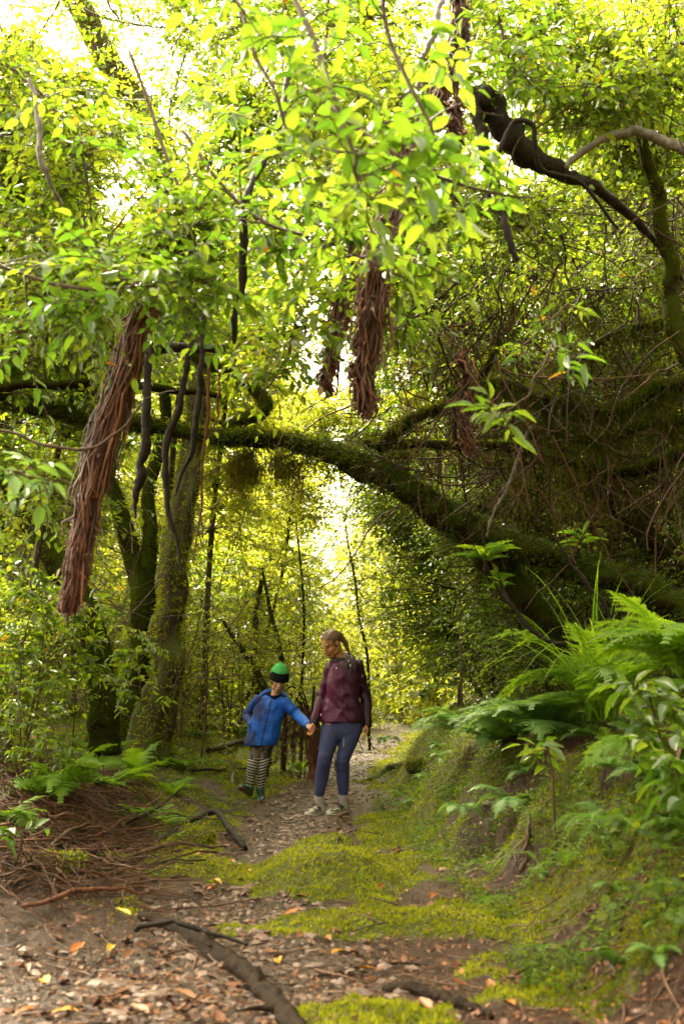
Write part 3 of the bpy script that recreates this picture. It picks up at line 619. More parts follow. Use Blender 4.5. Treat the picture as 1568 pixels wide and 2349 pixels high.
T7 = mossy('mossy_branch', 'slender dark branch level across the far left above the mossy trunk', 'branch',
    [(-60, 880, 6.4), (100, 884, 6.4), (250, 880, 6.4), (380, 892, 6.4), (520, 912, 6.4)], [13, 11, 10, 9, 6], 900, (.008, .02), 'bark_mossd', 'mossd')
mossy('mossy_branch', 'short black branch stub level above the crossing vines', 'branch', [(322, 800, 5.6), (420, 797, 5.6), (512, 795, 5.6)], [14, 12, 9], 0, bm='bark_dark')
mossy('mossy_branch', 'bare black twig level beside the brown hanging bark', 'branch', [(600, 775, 5.3), (650, 765, 5.3), (705, 754, 5.3)], [7, 6, 5], 0, bm='bark_dark')
# broken stub top right
BS, P_, R__ = mossy('broken_branch', 'thick broken stub with a blunt dark end high on the right', 'branch',
    [(1082, 222, 4.8), (1110, 235, 4.8), (1180, 320, 4.9), (1260, 385, 5.0), (1350, 420, 5.2), (1450, 500, 5.4), (1560, 640, 5.6)], [26, 34, 32, 22, 14, 9, 5], 900, (.01, .03), 'bark_dark', 'mossd', rough=.4)
for lab, pts, rp, bm in (
    ('black vine snaking straight down through the pale canopy leaves', [(700, 60, 4.6), (650, 250, 4.4), (605, 370, 4.3), (560, 480, 4.2), (560, 560, 4.2), (548, 680, 4.2), (538, 790, 4.2)], [6, 8, 9, 10, 10, 9, 5], 'bark_dark'),
    ('brown vine bowed left in front of the tall mossy trunk', [(500, 640, 5.3), (450, 760, 5.2), (424, 860, 5.2), (398, 960, 5.2), (378, 1060, 5.2), (380, 1130, 5.2), (400, 1220, 5.2), (413, 1320, 5.2)], [5, 6, 7, 8, 8, 7, 5, 1.5], 'bark_dark'),
    ('shiny black vine crossing down to the left beside the bowed one', [(440, 660, 5.1), (462, 760, 5.0), (464, 850, 5.0), (452, 950, 5.0), (436, 1040, 5.0), (402, 1140, 5.0)], [5, 6, 8, 7, 2], 'bark_dark'),
    ('short charred vine hanging below the mossy trunk, left of the bowed one', [(345, 780, 5.4), (334, 900, 5.3), (326, 1030, 5.3), (318, 1110, 5.3), (308, 1190, 5.3)], [7, 10, 11, 11, 2], 'bark_dark'),
    ('thin red root dangling right of the crossing vines', [(480, 830, 5.0), (478, 930, 5.0), (466, 1050, 5.0), (455, 1180, 5.1), (445, 1290, 5.1)], [4, 4, 3, 2.5, 1.5], 'bark_red'),
    ('short pale red root dangling above the level trunk', [(505, 850, 5.0), (500, 920, 5.0), (486, 1000, 5.0)], [3, 3, 1.5], 'bark_red'),
    ('pale bare vine hanging at the upper left edge', [(75, 180, 4.4), (90, 300, 4.4), (108, 390, 4.4), (140, 470, 4.5)], [5, 7, 7, 4], 'bark_grey'),
    ('pale arched branch reaching in from the upper right edge', [(1290, 385, 5.0), (1350, 335, 5.0), (1430, 305, 5.0), (1500, 315, 5.0), (1640, 370, 5.0)], [6, 9, 11, 12, 14], 'bark_grey'),
    ('curling vine looped over the broken stub', [(1120, 460, 4.7), (1160, 300, 4.6), (1215, 280, 4.6), (1240, 380, 4.7), (1330, 420, 4.8), (1420, 520, 4.9)], [5, 6, 6, 6, 5, 4], 'bark_dark'),
    ('dark root dropping from the broken stub', [(1092, 235, 4.75), (1110, 330, 4.75), (1140, 430, 4.75), (1165, 540, 4.75), (1180, 590, 4.75)], [13, 14, 10, 9, 6], 'bark_dark'),
    ('long slanting vine leaning over the top right leaves', [(1280, 80, 5.5), (1400, 130, 5.5), (1480, 170, 5.4), (1640, 240, 5.3)], [5, 6, 6, 7], 'bark_dark'),
    ('pale straight vine leaning in the top centre beside the shaggy bark', [(1030, -60, 4.6), (990, 80, 4.5), (955, 200, 4.5), (935, 300, 4.5)], [8, 8, 6, 4], 'bark_grey'),
    ('thin pale stem slanting up from the leaning trunk', [(1110, 1230, 6.2), (1160, 1120, 6.1), (1220, 980, 6.0), (1250, 920, 6.0)], [3, 4, 4, 2], 'bark_grey'),
    ('black bowed twig below the forked trunk at the right', [(1140, 1330, 6.0), (1190, 1420, 6.0), (1270, 1470, 6.0), (1380, 1475, 6.0)], [4, 5, 5, 3], 'bark_dark'),
    ('black twig hanging steeply over the big fern', [(1270, 1230, 5.9), (1340, 1330, 5.9), (1400, 1420, 5.9), (1425, 1510, 5.9)], [3, 4, 4, 3], 'bark_dark'),
    ('long black twig curving from the left edge to the brown hanging bark', [(-40, 960, 4.2), (60, 1010, 4.2), (180, 1030, 4.2), (270, 990, 4.2), (330, 930, 4.2)], [3, 4, 4, 3, 2], 'bark_twig')):
    f, P, R = mossy('hanging_vine', lab, 'vine', pts, rp, 0, bm=bm, n=60, s=10, wob=.022, rough=.35)

# shaggy hanging trunks of red-brown fibre
def shaggy(label, pts, rpx, Y, nf=420, fl=(.12, .45)):
    P0 = A([(u, v, Y) for u, v in pts]); r = pr(np.array(rpx, float), Y); f = root('hanging_bark', label, 'hanging bark', P0[-1])
    mb = MB(); P, R = limb(mb, P0, r*.8, 60, 14, .5, 3.5, .03, seed=len(label)); bpart('core', mb, M['bark_dark'], f)
    mb = MB(); n = nf; t = rng.random(n)**.9*.97*(len(P)-1.001); i = t.astype(int); L = fl[0]+(fl[1]-fl[0])*rng.random(n)
    c = P[i]; tan = norm(P[i+1]-P[i]); q = rv(n); q = norm(q-tan*np.sum(q*tan, 1)[:, None]); k = 6; s = np.linspace(0, 1, k)
    st = (P[-1]-P[0])/np.linalg.norm(P[-1]-P[0]); seg = np.linalg.norm(P[1]-P[0])
    jj = np.minimum(i[:, None]+(L[:, None]*s/seg).astype(int), len(P)-1)
    Q = P[jj]+q[:, None]*(R[jj]*(1.0+.25*s))[..., None]*(.75+.4*rng.random((n, 1, 1)))+.022*np.cumsum(rng.normal(0, .6, (n, k, 3)), 1)
    V, F = tubes(Q, (.0015+.006*rng.random(n)**2)[:, None]*np.array([.7, 1, 1, .9, .7, .3])[None], 4); mb.add(V, F, rnd=np.repeat(rng.random(n), k*4))
    m = nf*5; t = rng.random(m)*(len(P)-1.001); i = t.astype(int); q = norm(rv(m)); c = P[i]+q*(R[i]*(.85+.35*rng.random(m)))[:, None]
    leaves(mb, c, norm(P[i+1]-P[i])+.5*rv(m)+q*.25, q+.5*rv(m), .02+.07*rng.random(m)**1.5, .28, rng.random(m), BLADE, .3); bpart('fibre', mb, [M['fibre']], f)
    return f
M['fibre'] = rndmat('bark_fibre', [(.02, .006, .004), (.09, .025, .012), (.26, .09, .045), (.05, .015, .008)], .5, .5)
shaggy('long shaggy red brown trunk hanging at the left, tapering to wisps', [(352, 600), (335, 680), (300, 800), (258, 950), (218, 1110), (185, 1230), (162, 1390)], [9, 14, 19, 23, 21, 12, 2], 4.6, 640)
shaggy('shaggy brown trunk hanging in the middle, right of the black vine', [(915, 300), (905, 420), (872, 600), (850, 740), (835, 860), (828, 930)], [10, 16, 21, 22, 13, 3], 4.3, 420)
shaggy('shaggy dark trunk coming down from the top edge right of centre', [(1075, -60), (1055, 60), (1030, 180), (985, 300), (960, 400), (940, 470)], [17, 20, 21, 18, 13, 4], 4.9, 380)
shaggy('thin shaggy trunk hanging behind the middle one', [(812, 540), (795, 620), (770, 740), (755, 830), (748, 890)], [8, 12, 14, 11, 3], 5.6, 240)
shaggy('small tuft of dead bark hanging below the top shaggy trunk', [(1050, 230), (1042, 300), (1030, 350)], [8, 14, 4], 4.4, 90, (.05, .12))
shaggy('narrow brown bark strip hanging in the right tangle', [(1065, 800), (1060, 880), (1062, 960), (1070, 1040)], [5, 8, 7, 3], 5.4, 90, (.08, .2))

# tangle of roots and bare twigs on the right
def tangle(n, name, label, U, Vv, Yr, L, rr, matk, down=.6, kind='stuff', cat='vines', k=12, curl=.5, nf=None):
    u = U[0]+(U[1]-U[0])*rng.random(n); v = Vv[0]+(Vv[1]-Vv[0])*rng.random(n); Y = Yr[0]+(Yr[1]-Yr[0])*rng.random(n)
    if nf is not None: kk = nf(u, v); u, v, Y = u[kk], v[kk], Y[kk]; n = len(u)
    B = np.array([at(*q) for q in zip(u, v, Y)]); d = norm(rv(n)*[1, .6, .8]+[0, 0, -down]); ln = L[0]+(L[1]-L[0])*rng.random(n)**1.6
    st = norm(d[:, None]+curl*np.cumsum(rng.normal(0, 1, (n, k, 3)), 1)*.55+np.array([0, 0, -down*.3]))
    Q = B[:, None]+np.cumsum(st, 1)*(ln/k)[:, None, None]
    g = H(Q[..., 0], Q[..., 1])+.02; Q[..., 2] = np.maximum(Q[..., 2], g)
    V, F = tubes(Q, (rr[0]+(rr[1]-rr[0])*rng.random(n)**3)[:, None]*np.linspace(1, .5, k)[None], 4)
    mb = MB(); mb.add(V, F, rnd=np.repeat(rng.random(n), k*4)); return solo(name, mb, M[matk], label, cat, kind=kind), Q
wedge = lambda u, v: (v > 380+.0*u) & (v < 1120+.25*(u-1000)) & (u > 860+.25*(900-v)*(v < 900))
tangle(1500, 'root_tangle', 'dense tangle of thin brown roots and vines filling the right side', (860, 1640), (420, 1120), (5.2, 8.5), (.2, 1.3), (.0018, .009), 'root', .8, curl=.3, nf=wedge)
_, Qb = tangle(420, 'bare_twigs', 'maze of dark mossy twigs between the right trunks', (980, 1640), (880, 1420), (6.6, 9.5), (.3, 1.2), (.003, .014), 'bark_mossd', -.1, curl=.4)
tangle(260, 'canopy_twigs', 'fine dark twigs crossing through the upper canopy', (-50, 1640), (-60, 900), (4.5, 9), (.3, 1.4), (.002, .008), 'bark_twig', .1, curl=.25, cat='twigs')
tangle(330, 'undergrowth_twigs', 'thin dark stems and twigs in the left undergrowth', (-50, 500), (1080, 1700), (10.4, 13), (.4, 1.8), (.003, .012), 'bark_twig', -.5, curl=.22, cat='twigs')
# beards of moss hanging in the tangle
mb = MB(); n = 80; u = 900+740*rng.random(n); v = 640+520*rng.random(n); 
B = np.array([at(a, b_, 6.2+2.2*c) for a, b_, c in zip(u, v, rng.random(n))]); B2 = np.repeat(B, 2, 0)
hangers(mb, B[rng.permutation(n)], 1, .1, .2)
for p in B: hangers(mb, np.array([p, p+rv(1)[0]*.12]), 3, .1, .45, clump=10, rad=.03)
solo('moss_beards', mb, M['beard'], 'olive moss hanging in beards among the right tangle', 'hanging moss', kind='stuff')
for lab, u, v, Y, k in (('big olive clump of moss hanging under the level trunk, left of centre', 545, 1050, 6.9, 5), ('thin wisp of moss hanging between the two centre branches', 650, 1040, 6.8, 2)):
    mb = MB(); c = at(u, v, Y)
    for q in range(k): 
        p = c+rv(1)[0]*[.05, .04, .05]; hangers(mb, np.array([p, p+[.03, 0, .02]]), 5, .12, .42, clump=14, rad=.035)
    leaves(mb, c+rv(900)*[.05, .04, .08]-[0, 0, .10], rv(900), rv(900), .02+.02*rng.random(900), .3, rng.random(900), TRI, 0)
    solo('moss_clump', mb, M['beard'], lab, 'hanging moss', loc=c)
# ------------------------------------------------------------------ leafy trees, branches and shrubs
def gap(p):
    """0..1: how far a point lies in one of the bright openings of the canopy"""
    d = p-np.array([0, 0, CAM_H]); f = d[:, 1]*cp+d[:, 2]*sp; u = CU+FPX*d[:, 0]/f; v = CV-FPX*(-d[:, 1]*sp+d[:, 2]*cp)/f
    g = 0
    for a, b_, ra, rb in ((345, 95, 65, 90), (190, 40, 70, 40), (265, 430, 75, 65), (440, 270, 40, 40), (745, 1300, 45, 80), (690, 1235, 55, 25), (610, 160, 35, 35), (30, 940, 40, 50), (640, 1060, 60, 30)):
        g = np.maximum(g, np.exp(-(((u-a)/ra)**2+((v-b_)/rb)**2)**1.5))
    return g
def keepclear(p):
    """nearest leaves leave the hanging trunks and the black vine in view"""
    d = p-np.array([0, 0, CAM_H]); f = d[:, 1]*cp+d[:, 2]*sp; u = CU+FPX*d[:, 0]/f; v = CV-FPX*(-d[:, 1]*sp+d[:, 2]*cp)/f; g = np.zeros(len(u))
    for a, b_, ra, rb in ((860, 720, 60, 230), (300, 800, 70, 180), (560, 560, 40, 220), (1180, 330, 110, 90), (1050, 120, 45, 180)): g = np.maximum(g, np.exp(-(((u-a)/ra)**2+((v-b_)/rb)**2)**2))
    return rng.random(len(u)) > .85*g
def side_shoots(stems, n, sl, t0, up=.25, droop=.25):
    """n side branches off the given (P,R) stems -> polylines (n,5,3)"""
    si = rng.integers(0, len(stems), n); t = t0+(1-t0)*rng.random(n)
    B = np.array([stems[i][0][int(q*(len(stems[i][0])-1))] for i, q in zip(si, t)])
    az = rng.random(n)*6.283; d = np.stack([np.cos(az), np.sin(az), up+.35*rng.normal(0, 1, n)], -1); d = norm(d)
    L = sl*(.45+.75*rng.random(n))*(1.15-.5*t); s = np.linspace(0, 1, 5)
    Q = B[:, None]+d[:, None]*(L[:, None]*s)[..., None]-np.array([0, 0, 1.])*(droop*L[:, None]*s**2)[..., None]+.04*L[:, None, None]*rng.normal(0, 1, (n, 5, 3))*(s > 0)[None, :, None]
    return Q, d, L
def foliate(stems, n, sl, q, k, ll, t0=.35, up=.25, droop=.25, sp_l=.28, w=.47, tpl=LEAF8, usegap=0., sr=.006, rb=None, flat=.45, bend=.2, sdroop=.35, clip=None):
    Q, d, L = side_shoots(stems, n, sl, t0, up, droop)
    wood = MB(); V, F = tubes(Q, sr*np.linspace(1, .35, 5)[None]*np.ones((n, 1)), 4); wood.add(V, F)
    i = np.repeat(np.arange(n), q); t = .2+.8*rng.random(n*q); a = t*3.999; j = a.astype(int)
    B = Q[i, j]+(Q[i, j+1]-Q[i, j])*(a-j)[:, None]
    dd = norm(d[i]*.6+.75*rv(n*q)*[1, 1, .5])
    if usegap: kp = rng.random(n*q) > usegap*np.maximum(gap(B+dd*sp_l), gap(B)); B, dd, i = B[kp], dd[kp], i[kp]
    if clip is not None: kp = clip(B); B, dd, i = B[kp], dd[kp], i[kp]
    fol = MB(); rb = rng.random(n)*.8+.1 if rb is None else np.clip(rb+.2*rng.normal(0, 1, n), 0, 1)
    sprays(fol, B, dd, sp_l*(.6+.7*rng.random(len(B))), k, ll, wood, sdroop, rb[i], tpl, w, flat, bend=bend)
    return wood, fol
def plant(name, label, cat, base, stempaths, group=None, mk='leaf', bk='bark_twig', trunk='trunk', moss=0, **kw):
    f = root(name, label, cat, base, group); st = []
    for (pts, r) in stempaths:
        mb = MB(); P, R = limb(mb, np.array(pts), r, 26, 7, .12, 3, .02, seed=random.randrange(99)); st.append((P, R)); bpart(trunk, mb, M[bk], f)
        if moss: mm_ = MB(); fuzz(mm_, P, R, moss, .01, .05); bpart('moss', mm_, M['moss'], f)
    w_, fo = foliate(st, **kw); bpart('twigs', w_, M[bk], f); bpart('foliage' if cat != 'tree' else 'crown', fo, M[mk], f)
    return f
def stemset(base, n, h, lean, spread, r0):
    out = []
    for i in range(n):
        a = random.random()*6.28; s = spread*random.uniform(.3, 1)
        e = np.array(base)+np.array([lean[0]+s*math.cos(a), lean[1]+s*math.sin(a), h*random.uniform(.75, 1.05)])
        b0 = np.array(base)+[.06*n*.5*math.cos(a), .06*n*.5*math.sin(a), -.08]
        m_ = b0+(e-b0)*.5+np.array([random.uniform(-.1, .1)*h*.4, random.uniform(-.1, .1)*h*.4, .04*h]); out.append(([b0, m_, e], [r0, r0*.75, r0*.3]))
    return out
# prototypes, used in place and then copied
def proto_shrub(label, group, base, mk, h, n, ns, sl, ll, q=3, k=7, spread=.7, r0=.010, w=.5, t0=.05):
    return plant('shrub', label, 'shrub', base, stemset(base, n, h, (0, 0), spread, r0), group, mk, trunk='stem', n=ns, sl=sl, q=q, k=k, ll=ll, t0=t0, w=w, sp_l=.24, sr=.004)
def put(proto, x, y, rz, s, first, label=None, group=None, z=None, tilt=0):
    o = proto if first else copy_tree(proto)
    o.location = (x, y, H(x, y) if z is None else z); o.rotation_euler = (tilt, 0, rz); o.scale = (s, s, s)
    if label: o['label'] = label
    if group: o['group'] = group
    return o
Z0 = (0, 0, 0)
LS = [proto_shrub('bright green shrub in the undergrowth along the left of the path', 'shrubs left of the path', Z0, mk, h, n, ns, sl, ll) for mk, h, n, ns, sl, ll in
      (('leaf', 2.1, 4, 150, .6, .07), ('leaf', 1.4, 3, 110, .55, .085), ('leaf', 2.8, 4, 190, .65, .06), ('leaff', 1.9, 3, 170, .55, .05))]
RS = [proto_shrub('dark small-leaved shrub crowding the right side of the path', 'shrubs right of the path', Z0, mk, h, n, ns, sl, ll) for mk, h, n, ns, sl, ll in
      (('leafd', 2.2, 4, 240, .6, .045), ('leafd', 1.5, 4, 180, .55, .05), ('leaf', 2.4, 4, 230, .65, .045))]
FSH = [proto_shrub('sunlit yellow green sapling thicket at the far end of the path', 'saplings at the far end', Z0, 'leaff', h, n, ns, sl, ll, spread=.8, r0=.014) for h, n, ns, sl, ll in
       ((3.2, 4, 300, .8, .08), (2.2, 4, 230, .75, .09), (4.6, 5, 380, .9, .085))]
used = set()
def place(P, x, y, s=1.0, **kw):
    f = id(P) not in used; used.add(id(P)); return put(P, x, y, random.random()*6.28, s, f, **kw)
# left undergrowth: rows receding from near left to far
for y, xs in ((7.4, (-2.6, -3.3)), (8.6, (-3.0, -3.9)), (9.8, (-3.5, -4.4)), (11.4, (-3.9, -5)), (13.4, (-1.9, -2.9, -4.4, -5.4)), (15.5, (-1.5, -2.5, -3.6, -4.8, -6)), (17.5, (-.9, -2.1, -3.4, -4.8, -6.3))):
    for x in xs: place(LS[random.randrange(4)], x+random.uniform(-.25, .25), y+random.uniform(-.4, .4), random.uniform(.8, 1.25)*(1+.02*(y-8)))
for y, xs in ((7.6, (3.0, 3.8)), (8.8, (2.5, 3.4, 4.3)), (10.2, (2.0, 2.9, 3.9)), (11.8, (1.75, 2.7, 3.7, 4.9)), (13.5, (2.0, 3.1, 4.3)), (15.5, (2.4, 3.6, 5.0)), (18, (3.2, 4.6, 6.2))):
    for x in xs: place(RS[random.randrange(3)], x+random.uniform(-.2, .2), y+random.uniform(-.4, .4), random.uniform(.8, 1.2)*(1+.02*(y-8)))
for y in (19.5, 22, 24.5, 26.5, 29, 32, 36, 41):
    for q in range(11):
        x = (q-5)*y*.075+random.uniform(-.5, .5)
        if y < 21.3 and abs(x-xc(y)) < 1.0: continue
        place(FSH[random.randrange(3)], x, y+random.uniform(-.8, .8), random.uniform(.85, 1.25)*(.85 if abs(x+.02*y) < .06*y else 1.05))
# taller trees behind
def proto_tree(label, group, h, ns, sl, ll, mk, bk='bark_moss', r0=.09, nst=1, q=6, k=8, t0=.12, sp_l=.42):
    return plant('tree', label, 'tree', Z0, stemset(Z0, nst, h, (0, 0), .5*h*.15*nst, r0), group, mk, bk, trunk='trunk', n=ns, sl=sl, q=q, k=k, ll=ll, t0=t0, sp_l=sp_l, sr=.012)
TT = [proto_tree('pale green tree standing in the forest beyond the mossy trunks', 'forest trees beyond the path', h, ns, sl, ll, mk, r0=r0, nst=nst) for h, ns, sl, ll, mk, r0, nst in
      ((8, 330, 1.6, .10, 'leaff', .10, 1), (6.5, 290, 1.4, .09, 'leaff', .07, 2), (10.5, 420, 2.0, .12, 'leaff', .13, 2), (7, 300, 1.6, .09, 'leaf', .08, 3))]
for y, xs in ((14, (-5.0, 5.2)), (16.5, (-4.6, -6.8, 5.8)), (19.5, (-4.6, -8.6, 6.6)), (23, (-5.4, -8.4, 7.4, 10)), (28, (-4.4, -8, -11, 7, 10)), (34, (-7, -11, -3.2, 3, 5.5, 10, 14)), (38, (-10, -6, 6, 11, 16)), (44, (-3, 1.5))):
    for x in xs:
        if abs(x/y*2284/1.0+784-250) < 90 and y > 15: continue
        place(TT[random.randrange(4)], x+random.uniform(-.5, .5), y+random.uniform(-.8, .8), random.uniform(.85, 1.3)*(1+.012*(y-14)))

for x, y in ((-3.8, -1.6), (4.0, -2.2), (.3, -5.4), (-3.6, -6)): place(TT[random.randrange(4)], x, y, 1.0)  # unseen trees added behind the camera to shade the foreground and cut frontal light
# mid-distance trees whose crowns lean over the path (individually shaped)
def over(label, base_uY, top, r0, n, sl, ll, mk='leaf', Yk=None, **kw):
    bx, by = base_uY; b0 = np.array([bx, by, H(bx, by)-.1]); pts = [b0]+[at(*p) for p in top]
    kw.setdefault('t0', .4)
    return plant('tree', label, 'tree', b0, [(pts, [r0, r0*.8, r0*.6, r0*.3])], None, mk, 'bark_moss', moss=500, n=int(n*2.1), sl=sl*1.1, q=5, k=8, ll=ll*1.1, usegap=.97, **kw)
over('slender tree on the left bending its crown over the mossy arch', (-2.7, 8.2), [(120, 1100, 8), (260, 700, 7.6), (520, 480, 7.2)], .035, 150, .8, .065)
over('leafy tree at the far left whose crown fills the upper left corner', (-3.3, 7.6), [(-60, 1000, 7.4), (-10, 500, 7.0), (130, 180, 6.8)], .04, 190, .8, .07)
over('tree left of the path with its crown above the tall mossy trunk', (-2.2, 12.6), [(400, 1000, 12), (500, 500, 11), (620, 150, 10)], .05, 190, 1.3, .08)
over('tree right of the path with yellow green crown near the top centre', (1.9, 12.4), [(1050, 1000, 11.5), (950, 500, 11), (850, 120, 10)], .05, 200, 1.3, .08)
over('tree on the right bank with leaves filling the top right corner', (3.6, 9), [(1600, 900, 8.4), (1480, 400, 8), (1300, 100, 7.6)], .05, 210, 1.0, .06, mk='leaf')
over('tree on the right slope with dark crown behind the root tangle', (4.0, 10.6), [(1500, 1000, 10.4), (1380, 650, 10), (1200, 420, 9.6)], .05, 230, 1.1, .055, mk='leaf')
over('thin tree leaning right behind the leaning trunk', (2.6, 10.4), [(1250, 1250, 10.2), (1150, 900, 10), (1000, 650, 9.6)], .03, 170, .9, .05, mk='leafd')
over('young tree arching over the far path from the left', (-1.6, 15.5), [(640, 1350, 15.5), (680, 1100, 15), (760, 900, 14.5)], .03, 150, 1.1, .07, mk='leaff')
over('young tree arching over the far path from the right', (2.6, 15), [(1080, 1350, 15), (960, 1120, 14.8), (850, 980, 14.5)], .035, 170, 1.0, .06, mk='leaf')
over('tall tree at the left behind the mossy trunks with crown across the upper left', (-4.2, 11.5), [(-20, 1100, 11), (60, 700, 10.6), (230, 330, 10)], .06, 230, 1.3, .075)
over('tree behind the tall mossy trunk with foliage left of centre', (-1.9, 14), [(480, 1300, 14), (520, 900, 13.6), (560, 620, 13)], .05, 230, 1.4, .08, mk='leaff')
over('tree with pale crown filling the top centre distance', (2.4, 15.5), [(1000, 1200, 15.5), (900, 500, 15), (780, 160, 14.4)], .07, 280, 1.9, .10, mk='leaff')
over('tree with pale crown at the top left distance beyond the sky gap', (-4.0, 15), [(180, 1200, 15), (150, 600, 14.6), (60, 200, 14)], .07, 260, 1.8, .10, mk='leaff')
over('tree on the right slope whose crown closes the upper right', (5.0, 12.5), [(1500, 1100, 12.4), (1450, 500, 12), (1350, 130, 11.5)], .06, 300, 1.5, .075)
over('tree behind the root tangle with mid green foliage', (3.4, 12), [(1200, 1250, 12), (1150, 850, 11.6), (1080, 480, 11)], .05, 280, 1.4, .065, mk='leaf')
over('dark bushy tree closing the right side above the mossy trunk', (3.4, 9.4), [(1450, 1150, 9.4), (1450, 900, 9.2), (1400, 700, 9)], .04, 260, 1.0, .045, mk='leaf', t0=.25)
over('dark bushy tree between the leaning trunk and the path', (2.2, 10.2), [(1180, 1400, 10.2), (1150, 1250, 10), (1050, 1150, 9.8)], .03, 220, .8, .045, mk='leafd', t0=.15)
over('pale small-leaved tree over the path to the right of the woman', (1.9, 13), [(1020, 1450, 13), (980, 1250, 12.8), (880, 1120, 12.5)], .03, 240, 1.0, .055, mk='leaf', t0=.15)
# near canopy: leafy branches reaching into the picture
def branch(label, pts, r0, n, sl, ll, mk='leaf', **kw):
    P = [at(*p) for p in pts]; kw.setdefault('t0', .12); kw.setdefault('usegap', .85); kw.setdefault('clip', keepclear if pts[-1][2] < 5.05 else None)
    f = root('leafy_branch', label, 'branch', P[0]); mb = MB()
    Pp, R = limb(mb, np.array(P), [r0, r0*.8, r0*.35], 40, 7, .1, 3, .02, seed=len(label)); bpart('wood', mb, M['bark_twig'], f)
    kw.setdefault('tpl', LEAF8); kw.setdefault('sp_l', .27); kw.setdefault('q', 5); kw.setdefault('k', 7)
    w_, fo = foliate([(Pp, R)], n, sl, ll=ll, sr=.004, **kw); bpart('twigs', w_, M['bark_twig'], f); bpart('leaves', fo, M[mk], f); return f
B = LEAFB
branch('blurred big-leaved branch reaching down through the top centre of the canopy', [(620, -150, 3.3), (720, 120, 3.1), (800, 330, 3.0), (830, 420, 3.0)], .012, 15, .36, .088, 'leafn', tpl=B, q=2, k=6, sp_l=.2)
branch('blurred branch of large lime leaves at the top edge left of centre', [(480, -150, 3.5), (560, 60, 3.4), (640, 250, 3.3), (700, 430, 3.3)], .01, 14, .4, .082, 'leafn', tpl=B, q=2, k=6, sp_l=.2)
branch('blurred branch of large leaves just right of the top centre', [(900, -160, 3.1), (880, 40, 3.1), (960, 240, 3.0), (1000, 330, 3.0)], .01, 12, .36, .088, 'leafn', tpl=B, q=2, k=6, sp_l=.2)
branch('drooping branch with glossy leaves ending above the broken root tangle', [(700, 200, 3.9), (900, 350, 3.7), (1080, 430, 3.6), (1230, 455, 3.6)], .01, 16, .4, .082, 'leafn', tpl=B, q=3, k=6, sp_l=.2)
branch('leafy branch crossing the middle of the canopy towards the shaggy bark', [(420, 300, 4.2), (560, 480, 4.1), (760, 560, 4.0), (930, 640, 4.0)], .01, 26, .45, .072, 'leafn', tpl=B, q=4, k=7, sp_l=.26)
branch('leafy branch hanging left of the black vine', [(300, 120, 4.4), (380, 350, 4.3), (450, 560, 4.2), (500, 700, 4.2)], .01, 26, .48, .068, 'leafn', tpl=B, q=4, k=7, sp_l=.26)
branch('leafy branch low across the left over the red shaggy trunk', [(-80, 560, 4.0), (80, 640, 4.0), (250, 660, 3.9), (420, 640, 3.9)], .01, 28, .42, .072, 'leafn', tpl=B, q=4, k=7, sp_l=.26)
branch('thin arching branch with pale wet leaves at the left edge', [(-60, 1060, 3.4), (40, 1085, 3.4), (130, 1100, 3.4), (200, 1130, 3.4)], .006, 9, .16, .075, 'leafw', tpl=B, q=2, k=5, sp_l=.12, t0=.0)
branch('single leafy twig with long pale leaves hanging right of the middle', [(1260, 790, 3.7), (1220, 880, 3.7), (1170, 940, 3.7), (1120, 965, 3.7)], .005, 5, .1, .10, 'leafn', tpl=B, q=2, k=4, sp_l=.12, t0=.0, w=.3)
branch('small twig of narrow leaves beside the root tangle', [(1300, 700, 4.2), (1260, 740, 4.2), (1220, 775, 4.2), (1190, 800, 4.2)], .005, 6, .1, .07, 'leafn', tpl=B, q=2, k=4, sp_l=.1, t0=.0, w=.3)
branch('leafy branch spreading over the level trunk left of centre', [(700, 620, 5.0), (680, 720, 5.0), (660, 820, 5.1), (600, 900, 5.2)], .01, 34, .42, .065, 'leaf', q=4, sp_l=.22)
branch('leafy twigs wound round the lower end of the middle shaggy trunk', [(960, 560, 4.6), (920, 680, 4.5), (890, 780, 4.5), (870, 900, 4.5)], .006, 12, .2, .07, 'leafn', tpl=B, q=2, k=5, sp_l=.15)
branch('yellow green branch in the upper left corner', [(-100, 60, 5.4), (60, 180, 5.2), (170, 320, 5.0), (210, 480, 5.0)], .012, 70, .5, .065)
branch('mid green branch down the left edge under the pale vine', [(-120, 420, 5.2), (20, 520, 5.2), (130, 620, 5.1), (180, 760, 5.1)], .012, 70, .5, .065)
branch('leafy branch over the level dark branch at the left', [(-100, 740, 6), (60, 760, 6), (220, 780, 6), (330, 830, 6)], .012, 60, .5, .06)
branch('branch of small leaves along the top edge right of the shaggy trunk', [(1060, -120, 5.6), (1180, 20, 5.6), (1300, 120, 5.6), (1420, 180, 5.6)], .012, 80, .55, .06)
branch('leafy branch filling the top right corner in front of the tree crown', [(1640, 60, 5.2), (1500, 140, 5.2), (1390, 240, 5.2), (1280, 300, 5.2)], .012, 75, .5, .06)
branch('branch of light leaves above the broken stub', [(1180, -100, 4.8), (1150, 40, 4.8), (1180, 160, 4.8), (1250, 220, 4.8)], .01, 34, .4, .07, 'leafn', tpl=B, q=3, k=6)
branch('leafy branch trailing beneath the broken stub', [(960, 380, 5.4), (1080, 480, 5.4), (1200, 520, 5.5), (1320, 560, 5.6)], .01, 46, .45, .055, 'leaf')
branch('bright branch behind the black vine', [(760, -80, 5.8), (740, 200, 5.7), (700, 450, 5.6), (690, 620, 5.6)], .014, 110, .6, .065)
branch('bright branch behind the middle shaggy trunk', [(980, 100, 6.2), (950, 350, 6.1), (900, 600, 6.0), (850, 800, 6.0)], .014, 110, .6, .06)
branch('bright branch left of the sky gap', [(0, 60, 6.5), (120, 220, 6.4), (180, 400, 6.3), (200, 620, 6.2)], .014, 90, .6, .065)
